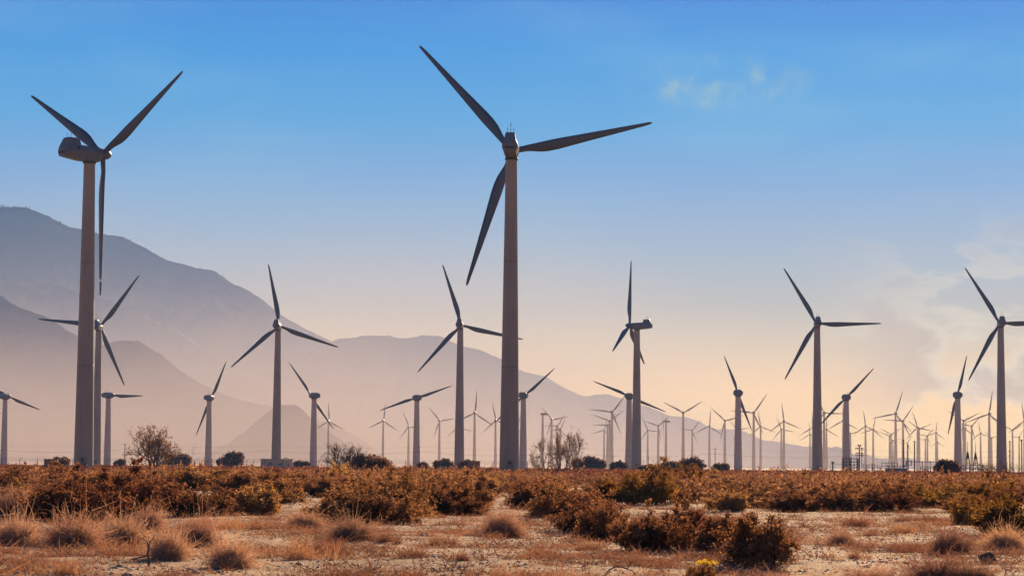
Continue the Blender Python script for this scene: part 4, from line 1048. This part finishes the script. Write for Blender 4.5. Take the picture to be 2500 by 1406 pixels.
rock(2412, 1388, 44, 34, 'dark boulder at lower right beside dry bushes', M['stone_dark'], 3)
rock(1122, 1246, 30, 11, 'pale rounded stone beside the central thicket, largest', M['stone_pale'], 4)
rock(1098, 1250, 24, 7, 'flat pale stone left of the largest pale stone', M['stone_pale'], 5)
rock(1150, 1250, 20, 8, 'small pale stone right of the largest pale stone', M['stone_pale'], 6)
rock(1060, 1254, 26, 5, 'flat pale slab at the edge of the central thicket', M['stone_pale'], 7)
rock(682, 1188, 26, 7, 'pale stone among scrub below the pale hut', M['stone_pale'], 8)
rock(463, 1388, 20, 9, 'dark stone below the dry twig balls', M['stone_dark'], 9)
rock(2240, 1322, 14, 7, 'grey stone on the gravel at right', M['stone'], 10)
rock(2155, 1322, 12, 6, 'small grey stone on the gravel right of centre', M['stone'], 12)

# ------------------------------------------------------------------ trees
def tree_mesh(seed, h, spread, trunk_r, levels=4, n_leaf=1800, leaf=0.16, stems=1, open_=1.0, up=0.5, leaf_sig=0.25):
    r = np.random.default_rng(seed); paths, radii, tips = [], [], []
    def grow_(o, dd, L, rad, lv):
        k = 4; P = [o]; d_ = dd.copy()
        for s in range(k - 1):
            d_ = d_ + rv(r) * 0.16 + np.array([0, 0, 0.05 * up]); d_ /= np.linalg.norm(d_); P.append(P[-1] + d_ * L / (k - 1))
        paths.append(np.array(P)); radii.append(np.linspace(rad, rad * 0.6, k))
        if lv <= 1: tips.extend([P[-1], P[-2], (P[-1] + P[-2]) / 2])
        if lv == 0: return
        nb = r.integers(3, 5)
        for b in range(nb):
            s = r.uniform(0.45, 1.0); o2 = P[0] + (P[-1] - P[0]) * s
            nd = d_ * 0.75 + rv(r) * 0.85 * open_; nd[2] += 0.25 * up; nd[0] *= spread; nd[1] *= spread; nd /= np.linalg.norm(nd)
            grow_(o2, nd, L * r.uniform(0.55, 0.8), rad * 0.52, lv - 1)
    for s in range(stems):
        a = r.uniform(0, 6.28); lean = 0.0 if stems == 1 else r.uniform(0.2, 0.75)
        dd = np.array([math.cos(a) * lean, math.sin(a) * lean, 1.0]); dd /= np.linalg.norm(dd)
        grow_(np.array([math.cos(a) * 0.1 * (stems > 1), math.sin(a) * 0.1 * (stems > 1), -0.2]), dd, 0.40 if stems == 1 else 0.42, trunk_r, levels)
    V, Q = tubes(paths, radii, 4)
    T_ = np.array(tips); sc = h / max(T_[:, 2].max(), 0.1); V = V * sc; T_ = T_ * sc
    tm = mesh_arr('trunk', V, Q, True)
    cm = None
    if n_leaf:
        i = r.integers(0, len(T_), n_leaf); P = T_[i] + r.normal(size=(n_leaf, 3)) * leaf_sig
        P[:, 2] = np.maximum(P[:, 2], 0.1); LV, LQ = leaves(P, leaf, r, 0.6); cm = mesh_arr('crown', LV, LQ)
    return tm, cm
def tree(px, d, hpx, lab, seed, wpx=None, name='desert_tree', mat='leaf_tree', cat='tree', **kw):
    p = base_at(px, d); k = px_m(d)
    tm, cm = tree_mesh(seed, hpx * k, kw.pop('spread', 1.0), kw.pop('trunk_r', 0.03), **kw)
    t = empty(name, (p.x, p.y, 0), 0, lab, cat, 'trees and tall shrubs beyond the scrub')
    a = ob('trunk', tm, M['bark'], t)
    if cm: ob('crown', cm, M[mat], t)
    if wpx:
        me = cm or tm; xs = np.empty(len(me.vertices) * 3, dtype=np.float32); me.vertices.foreach_get('co', xs); xs = xs.reshape(-1, 3)
        w0 = np.percentile(xs[:, 0], 95) - np.percentile(xs[:, 0], 5); s = wpx * k / w0; t.scale = (s, s, 1)
    return t
tree(363, 420, 118, 'open dark leafy tree right of the tall left tower', 71, 92, n_leaf=3300, leaf=0.17, leaf_sig=0.20, levels=4, stems=5, trunk_r=0.022, up=0.9)
tree(838, 400, 82, 'bare twiggy tall shrub left of the dark round thicket', 32, 84, 'bare_shrub', n_leaf=700, leaf=0.07, leaf_sig=0.1, stems=7, levels=4, trunk_r=0.028, cat='shrub')
tree(1385, 360, 128, 'sparse half-bare tree, right of the pair beside the largest tower', 33, 74, n_leaf=3200, leaf=0.11, leaf_sig=0.14, stems=3, levels=4, trunk_r=0.02)
tree(1338, 360, 108, 'sparse leaning tree, left of the pair beside the largest tower', 34, 96, n_leaf=2000, leaf=0.11, leaf_sig=0.16, stems=3, levels=4, trunk_r=0.02)
tree(2425, 330, 66, 'thin bare twiggy shrub in front of the right-edge turbine', 35, 76, 'bare_shrub', n_leaf=260, leaf=0.06, leaf_sig=0.15, stems=6, levels=3, trunk_r=0.014, cat='shrub')
tree(2475, 330, 52, 'thin bare shrub at the right edge by the masts', 36, 60, 'bare_shrub', n_leaf=160, leaf=0.06, leaf_sig=0.15, stems=5, levels=3, trunk_r=0.014, cat='shrub')
tree(2395, 340, 44, 'small twiggy shrub below the lattice stands', 37, 44, 'bare_shrub', n_leaf=120, leaf=0.06, leaf_sig=0.15, stems=5, levels=3, trunk_r=0.014, cat='shrub')
# dense rounded crowns
def round_tree(px, d, hpx, wpx, lab, seed, mat='leaf_dark', leaf_px=3.6, n=1500, name='round_tree'):
    p = base_at(px, d); k = px_m(d); r = np.random.default_rng(seed); h, w = hpx * k, wpx * k / 2
    t = empty(name, (p.x, p.y, 0), 0, lab, 'tree', 'trees and tall shrubs beyond the scrub')
    nl = 14; lob = []
    for i in range(nl):
        a = r.uniform(0, 6.28); q = math.sqrt(r.uniform(0, 1)) * 0.72
        lob.append((math.cos(a) * q * w, math.sin(a) * q * w * 0.8, h * (0.34 + 0.40 * (1 - q * q) * r.uniform(0.75, 1.15)), r.uniform(0.24, 0.40) * min(w, h)))
    i = r.integers(0, nl, n); Lb = np.array(lob)[i]; D = r.normal(size=(n, 3)); D /= np.linalg.norm(D, axis=1, keepdims=True)
    P = Lb[:, :3] + D * (Lb[:, 3] * np.cbrt(r.uniform(0.05, 3.0, n)))[:, None]; P[:, 2] = np.maximum(P[:, 2], 0.1)
    LV, LQ = leaves(P, leaf_px * k, r, 0.65); ob('crown', mesh_arr('crown', LV, LQ), M[mat], t)
    paths = []; radii = []
    for b in lob[:7]:
        o = np.array([r.uniform(-0.1, 0.1) * w, 0, -0.2]); e = np.array(b[:3]); mdl = (o + e) / 2 + np.array([0, 0, 0.15 * h]); paths.append(np.stack([o, mdl, e])); radii.append(np.array([0.035, 0.025, 0.012]) * h)
    V, Q = tubes(paths, radii, 5); ob('trunk', mesh_arr('trunk', V, Q, True), M['stem'], t)
round_tree(2313, 380, 48, 70, 'round dark bushy tree between gantry and lattice stands', 50, n=4200, leaf_px=3.0)
round_tree(905, 330, 46, 110, 'dark rounded thicket right of the bare twiggy shrub', 51, 'leaf_tree', n=3600)
round_tree(578, 820, 36, 76, 'dark rounded tree left of the pale hut', 52)
round_tree(432, 900, 30, 62, 'hazy rounded tree right of the open leafy tree', 53)
round_tree(545, 860, 22, 40, 'smaller rounded tree left of the dark one by the hut', 54, n=1200)
round_tree(150, 600, 30, 44, 'small leafy tree right of the brown cabinet at left', 55, 'leaf_tree', n=1400)
round_tree(296, 640, 20, 36, 'small rounded tree at the foot of the left wooden pole', 56, n=1000)
round_tree(735, 780, 18, 46, 'low rounded tree right of the pale hut', 57, n=1000)
round_tree(1440, 760, 30, 92, 'wide hazy thicket right of the sparse tree pair', 58, n=3200)
round_tree(1510, 740, 22, 44, 'small thicket left of the side-on turbine base', 59, n=1200)
round_tree(1636, 620, 26, 52, 'rounded tree right of the side-on turbine base', 60, n=1600)
round_tree(1690, 640, 36, 58, 'taller rounded tree right of the side-on turbine base', 61, n=1900)
round_tree(1760, 640, 22, 62, 'low reddish thicket beside the clear wooden pole', 62, 'leaf_tree', n=1400)
round_tree(1035, 620, 20, 36, 'small thicket below the nearly level two-bladed turbine', 63, n=900)
round_tree(1085, 640, 26, 60, 'hazy thicket left of the mid-sized turbine near the centre', 64, n=1400)
round_tree(1140, 640, 28, 40, 'hazy thicket behind the brown cabinet by the largest tower', 65, n=1000)
round_tree(1585, 700, 16, 60, 'low hazy thicket at far turbine bases right of side-on turbine', 66, n=900)

# ------------------------------------------------------------------ scrub mass, ground cover, gravel
def scatter_mesh(name, protos, spots):
    """protos: list of (V,Q) arrays; spots: (i, x, y, z, sx, sz, rot)"""
    Vs, Qs, b = [], [], 0
    for i, x, y, z, sx, sz, a in spots:
        V, Q = protos[i]; c, s = math.cos(a), math.sin(a)
        W_ = np.empty_like(V); W_[:, 0] = (V[:, 0] * c - V[:, 1] * s) * sx + x; W_[:, 1] = (V[:, 0] * s + V[:, 1] * c) * sx + y; W_[:, 2] = V[:, 2] * sz + z
        Vs.append(W_); Qs.append(Q + b); b += len(V)
    return mesh_arr(name, np.concatenate(Vs), np.concatenate(Qs))
def puff(seed, n, leaf):
    r = np.random.default_rng(seed); lob = [(r.normal(size=3) * np.array([0.45, 0.45, 0.0]) + np.array([0, 0, r.uniform(0.28, 0.55)]), r.uniform(0.25, 0.42)) for _ in range(9)]
    i = r.integers(0, 9, n); D = r.normal(size=(n, 3)); D /= np.linalg.norm(D, axis=1, keepdims=True)
    P = np.array([lob[q][0] for q in i]) + D * np.array([lob[q][1] for q in i])[:, None] * np.cbrt(r.uniform(0.2, 1.3, n))[:, None]
    ns = n // 9; c0 = r.integers(0, 9, ns); d0 = r.normal(size=(ns, 3)); d0[:, 2] = np.abs(d0[:, 2]) + 0.3; d0 /= np.linalg.norm(d0, axis=1, keepdims=True)
    o0 = np.array([lob[q][0] for q in c0]); l0 = r.uniform(0.3, 0.75, ns); sp_ = [o0 + d0 * (l0 * t)[:, None] + r.normal(size=(ns, 3)) * 0.02 for t in (0.55, 0.7, 0.85, 1.0)]
    P = np.concatenate([P[: n - 3 * ns]] + sp_)
    P[:, 2] = np.clip(P[:, 2], 0.02, 1.35); return leaves(P, leaf, r, 0.6)
rs = np.random.default_rng(41)
M['leaf_scrub'] = leafy('mid_scrub_leaf', (0.135, 0.066, 0.043), (0.27, 0.142, 0.090), 0.46, (1.25, 1.0, 0.75))
P_near = [puff(400 + s, 340, 0.075) for s in range(5)]; P_far = [puff(420 + s, 84, 0.15) for s in range(4)]; sps = []
spn, spg, spf = [], [], []
def clump(x, y): return noise.noise(Vector((x / 26.0, y / 55.0, 2.0)))
n_try = 0
while n_try < 11500:
    n_try += 1
    y = math.exp(rs.uniform(math.log(105), math.log(900))); x = rs.uniform(-0.225, 0.225) * y
    c = clump(x, y) + 0.35 * noise.noise(Vector((x / 7.0, y / 16.0, 6.0)))
    if y < 230 and c < 0.02 + 0.16 * (230 - y) / 100: continue
    if y < 400 and c < -0.08: continue
    if c < -0.32: continue
    w = rs.uniform(0.8, 1.7); h = rs.uniform(0.6, 1.35) * (1 + 0.3 * c) * (1.35 if rs.uniform() < 0.06 else 1.0)
    if y < 240: (spg if (q_ := rs.uniform()) < 0.08 else sps if q_ < 0.30 else spn).append((rs.integers(0, 5), x, y, gz(x, y) - 0.05, w, h * 0.88, rs.uniform(0, 6.28)))
    else: spf.append((rs.integers(0, 4), x, y, gz(x, y) - 0.05, w * 1.25, h * 0.78, rs.uniform(0, 6.28)))
tag(ob('scrub', scatter_mesh('scrub', P_near, spn), M['leaf_scrub']), 'mass of brown desert scrub in the middle distance', None, None, 'stuff')
tag(ob('golden_scrub', scatter_mesh('golden_scrub', P_near, spg), M['leaf_gold']), 'golden scrub mixed through the middle distance', None, None, 'stuff')
M['leaf_straw'] = leafy('straw_scrub_leaf', (0.19, 0.105, 0.064), (0.34, 0.205, 0.13), 0.45, (1.2, 1.0, 0.75))
tag(ob('straw_scrub', scatter_mesh('straw_scrub', P_near, sps), M['leaf_straw']), 'pale straw-coloured scrub mixed through the middle distance', None, None, 'stuff')
M['leaf_far'] = leafy('far_scrub_leaf', (0.145, 0.072, 0.048), (0.26, 0.135, 0.088), 0.45, (1.3, 1.0, 0.7))
tag(ob('far_scrub', scatter_mesh('far_scrub', P_far, spf), M['leaf_far']), 'far brown scrub reaching the turbine bases', None, None, 'stuff')
# dry tufts
def tuft(seed, n=13):
    r = np.random.default_rng(seed); P = np.zeros((n, 3)); P[:, :2] = r.normal(size=(n, 2)) * 0.35
    D = r.normal(size=(n, 3)) * np.array([0.7, 0.7, 0.3]); D[:, 2] = np.abs(D[:, 2]) + 0.5; D /= np.linalg.norm(D, axis=1, keepdims=True)
    V, Q, _ = ribbons(P, D, r.uniform(0.4, 1.0, n), 0.035, r, 0.4); return V, Q
M['twig_brown'] = leafy('brown_litter', (0.15, 0.085, 0.052), (0.40, 0.25, 0.16), 0.35, (1.3, 1.0, 0.75))
PT_ = [tuft(500 + s) for s in range(6)]; sp = []
for k in range(15000):
    y = math.exp(rs.uniform(math.log(33), math.log(150))); x = rs.uniform(-0.23, 0.23) * y
    c = noise.noise(Vector((x / 3.5, y / 7.0, 9.0)))
    if c < 0.0 and rs.uniform() < 0.8: continue
    s = rs.uniform(0.08, 0.24); sp.append((rs.integers(0, 6), x, y, gz(x, y) - 0.01, s * 1.4, s, rs.uniform(0, 6.28)))
tag(ob('dry_tufts', scatter_mesh('dry_tufts', PT_, sp), M['twig_brown']), 'short dry tufts scattered over the sand', None, None, 'stuff')
def brush(seed, n=85, w=0.011):
    r = np.random.default_rng(seed); c = r.normal(size=(6, 2)) * 0.5; i = r.integers(0, 6, n)
    P = np.zeros((n, 3)); P[:, :2] = c[i] + r.normal(size=(n, 2)) * 0.14
    D = r.normal(size=(n, 3)) * np.array([0.9, 0.9, 0.4]); D[:, 2] = np.abs(D[:, 2]) + 0.28; D /= np.linalg.norm(D, axis=1, keepdims=True)
    Lg = r.uniform(0.2, 0.62, n); V1, Q1, E = ribbons(P, D, Lg, w, r, 0.4)
    m = n * 2; i2 = r.integers(0, n, m); t2 = r.uniform(0.25, 1, (m, 1)); D2 = D[i2] + r.normal(size=(m, 3)) * 0.8; D2 /= np.linalg.norm(D2, axis=1, keepdims=True)
    V2, Q2, _ = ribbons(P[i2] * (1 - t2) + E[i2] * t2, D2, r.uniform(0.08, 0.26, m), w * 0.8, r, 0.5, 1)
    V = np.concatenate([V1, V2]); V[:, 2] = np.maximum(V[:, 2], -0.02); return V, np.concatenate([Q1, Q2 + len(V1)])
PB_ = [brush(700 + s) for s in range(6)]; spa, spb = [], []
for k in range(2000):
    y = math.exp(rs.uniform(math.log(35), math.log(130))); x = rs.uniform(-0.225, 0.225) * y
    c = noise.noise(Vector((x / 4.5, y / 9.0, 4.0))) + 0.12 * (1 if x < 0 else 0)
    if c < 0.13: continue
    s = rs.uniform(0.2, 0.6); (spa if rs.uniform() < 0.6 else spb).append((rs.integers(0, 6), x, y, gz(x, y) - 0.01, s, s * rs.uniform(0.35, 0.75), rs.uniform(0, 6.28)))
tag(ob('dry_brush', scatter_mesh('dry_brush', PB_, spa), M['twig_red']), 'rusty dry brush spread low over the sand', None, None, 'stuff')
tag(ob('pale_dry_brush', scatter_mesh('pale_dry_brush', PB_, spb), M['twig']), 'paler dry brush spread low over the sand', None, None, 'stuff')
# gravel: small angular stones
oct_v = np.array([(1, 0, 0), (0, 1, 0), (-1, 0, 0), (0, -1, 0), (0, 0, 0.8), (0, 0, -0.5)], float)
oct_t = np.array([(0, 1, 4), (1, 2, 4), (2, 3, 4), (3, 0, 4), (1, 0, 5), (2, 1, 5), (3, 2, 5), (0, 3, 5)])
PG = []
for s in range(8):
    r = np.random.default_rng(600 + s); PG.append((oct_v * r.uniform(0.6, 1.3, size=(6, 1)) + r.normal(size=(6, 3)) * 0.12, oct_t))
sp = []
for k in range(26000):
    y = 33 + 70 * rs.uniform() ** 1.5; x = rs.uniform(-0.23, 0.23) * y
    c = noise.noise(Vector((x / 2.2, y / 3.5, 5.0)))
    if c < -0.05 and rs.uniform() < 0.7: continue
    s = 0.012 + 0.035 * rs.uniform() ** 2.2 + (0.05 if rs.uniform() < 0.012 else 0)
    sp.append((rs.integers(0, 8), x, y, gz(x, y) + s * 0.15, s, s * 0.8, rs.uniform(0, 6.28)))
tag(ob('gravel', scatter_mesh('gravel', PG, sp), M['stone']), 'loose gravel strewn over the sand', None, None, 'stuff')

# ------------------------------------------------------------------ haze
hz, nn, ll = mat_new('haze_air')
pv = N(nn, 'ShaderNodeVolumePrincipled'); pv.inputs['Color'].default_value = (*HAZE_COLOR, 1); pv.inputs['Density'].default_value = HAZE_DENSITY
pv.inputs['Density Attribute'].default_value = ''; pv.inputs['Temperature Attribute'].default_value = ''; pv.inputs['Anisotropy'].default_value = 0.2
ho = N(nn, 'ShaderNodeOutputMaterial'); ll.new(pv.outputs[0], ho.inputs['Volume'])
# low bank of blown dust along the foot of the mountains, thinning upwards and out to the sides
def dust_bank(x0, x1, fade0, fade1, yb, thick, top, dens, col, lab):
    du, nn, ll = mat_new('dust_air')
    pv2 = N(nn, 'ShaderNodeVolumePrincipled'); pv2.inputs['Color'].default_value = (*col, 1); pv2.inputs['Density'].default_value = dens
    pv2.inputs['Density Attribute'].default_value = ''; pv2.inputs['Temperature Attribute'].default_value = ''; pv2.inputs['Anisotropy'].default_value = 0.3
    do = N(nn, 'ShaderNodeOutputMaterial'); ll.new(pv2.outputs[0], do.inputs['Volume'])
    zs = np.concatenate([[-1.0], top * np.linspace(0, 1, 28) ** 1.3]); loops = []
    for x in np.linspace(x0, x1, 64):
        e = max(0.0, min(1.0, (x - x0) / fade0)) * max(0.0, min(1.0, (x1 - x) / fade1)); e = e * e * (3 - 2 * e)
        hx = (0.35 + 0.65 * e) * (1 + 0.12 * noise.noise(Vector((x / 420.0, yb, 8))))
        fr, bk = [], []
        for z in zs:
            q = max(0.0, min(1.0, z / top)); th = thick * e * (1 - q) ** 1.7 + 2.0; zz = z if z < 0 else z * hx
            fr.append(Vector((x, yb - th, zz))); bk.append(Vector((x, yb + 2.0, zz)))
        loops.append((fr + bk[::-1])[::-1])
    mb = MB(); mb.loft(loops, smooth=False)
    tag(ob('dust_bank', mb.mesh('dust_bank'), du), lab, None, None, 'stuff')
dust_bank(-1900, 1700, 500, 1900, 4320, 700, 430, 0.85e-3, (0.515, 0.44, 0.425), 'low bank of blown dust at the foot of the near mountain')
dust_bank(-2300, 900, 500, 900, 6050, 650, 720, 1.2e-3, (0.47, 0.46, 0.50), 'farther dust bank between the near and the far mountains')
dust_bank(-1350, 420, 400, 800, 3190, 360, 230, 3.3e-3, (0.53, 0.455, 0.43), 'nearest thin dust bank in front of the conical hill')
dust_bank(-1300, 1300, 500, 500, 1600, 370, 85, 6.5e-4, (0.56, 0.46, 0.40), 'thin veil of dust behind the two-bladed turbines')
mb = MB(); zt = TOPZ[0] + 12.0
mb.box((0, 4350, (zt - 2.0) / 2), (10400, 9700, zt + 2.0))
tag(ob('haze', mb.mesh('haze'), hz), 'pale dusty haze over the plain', None, None, 'stuff')
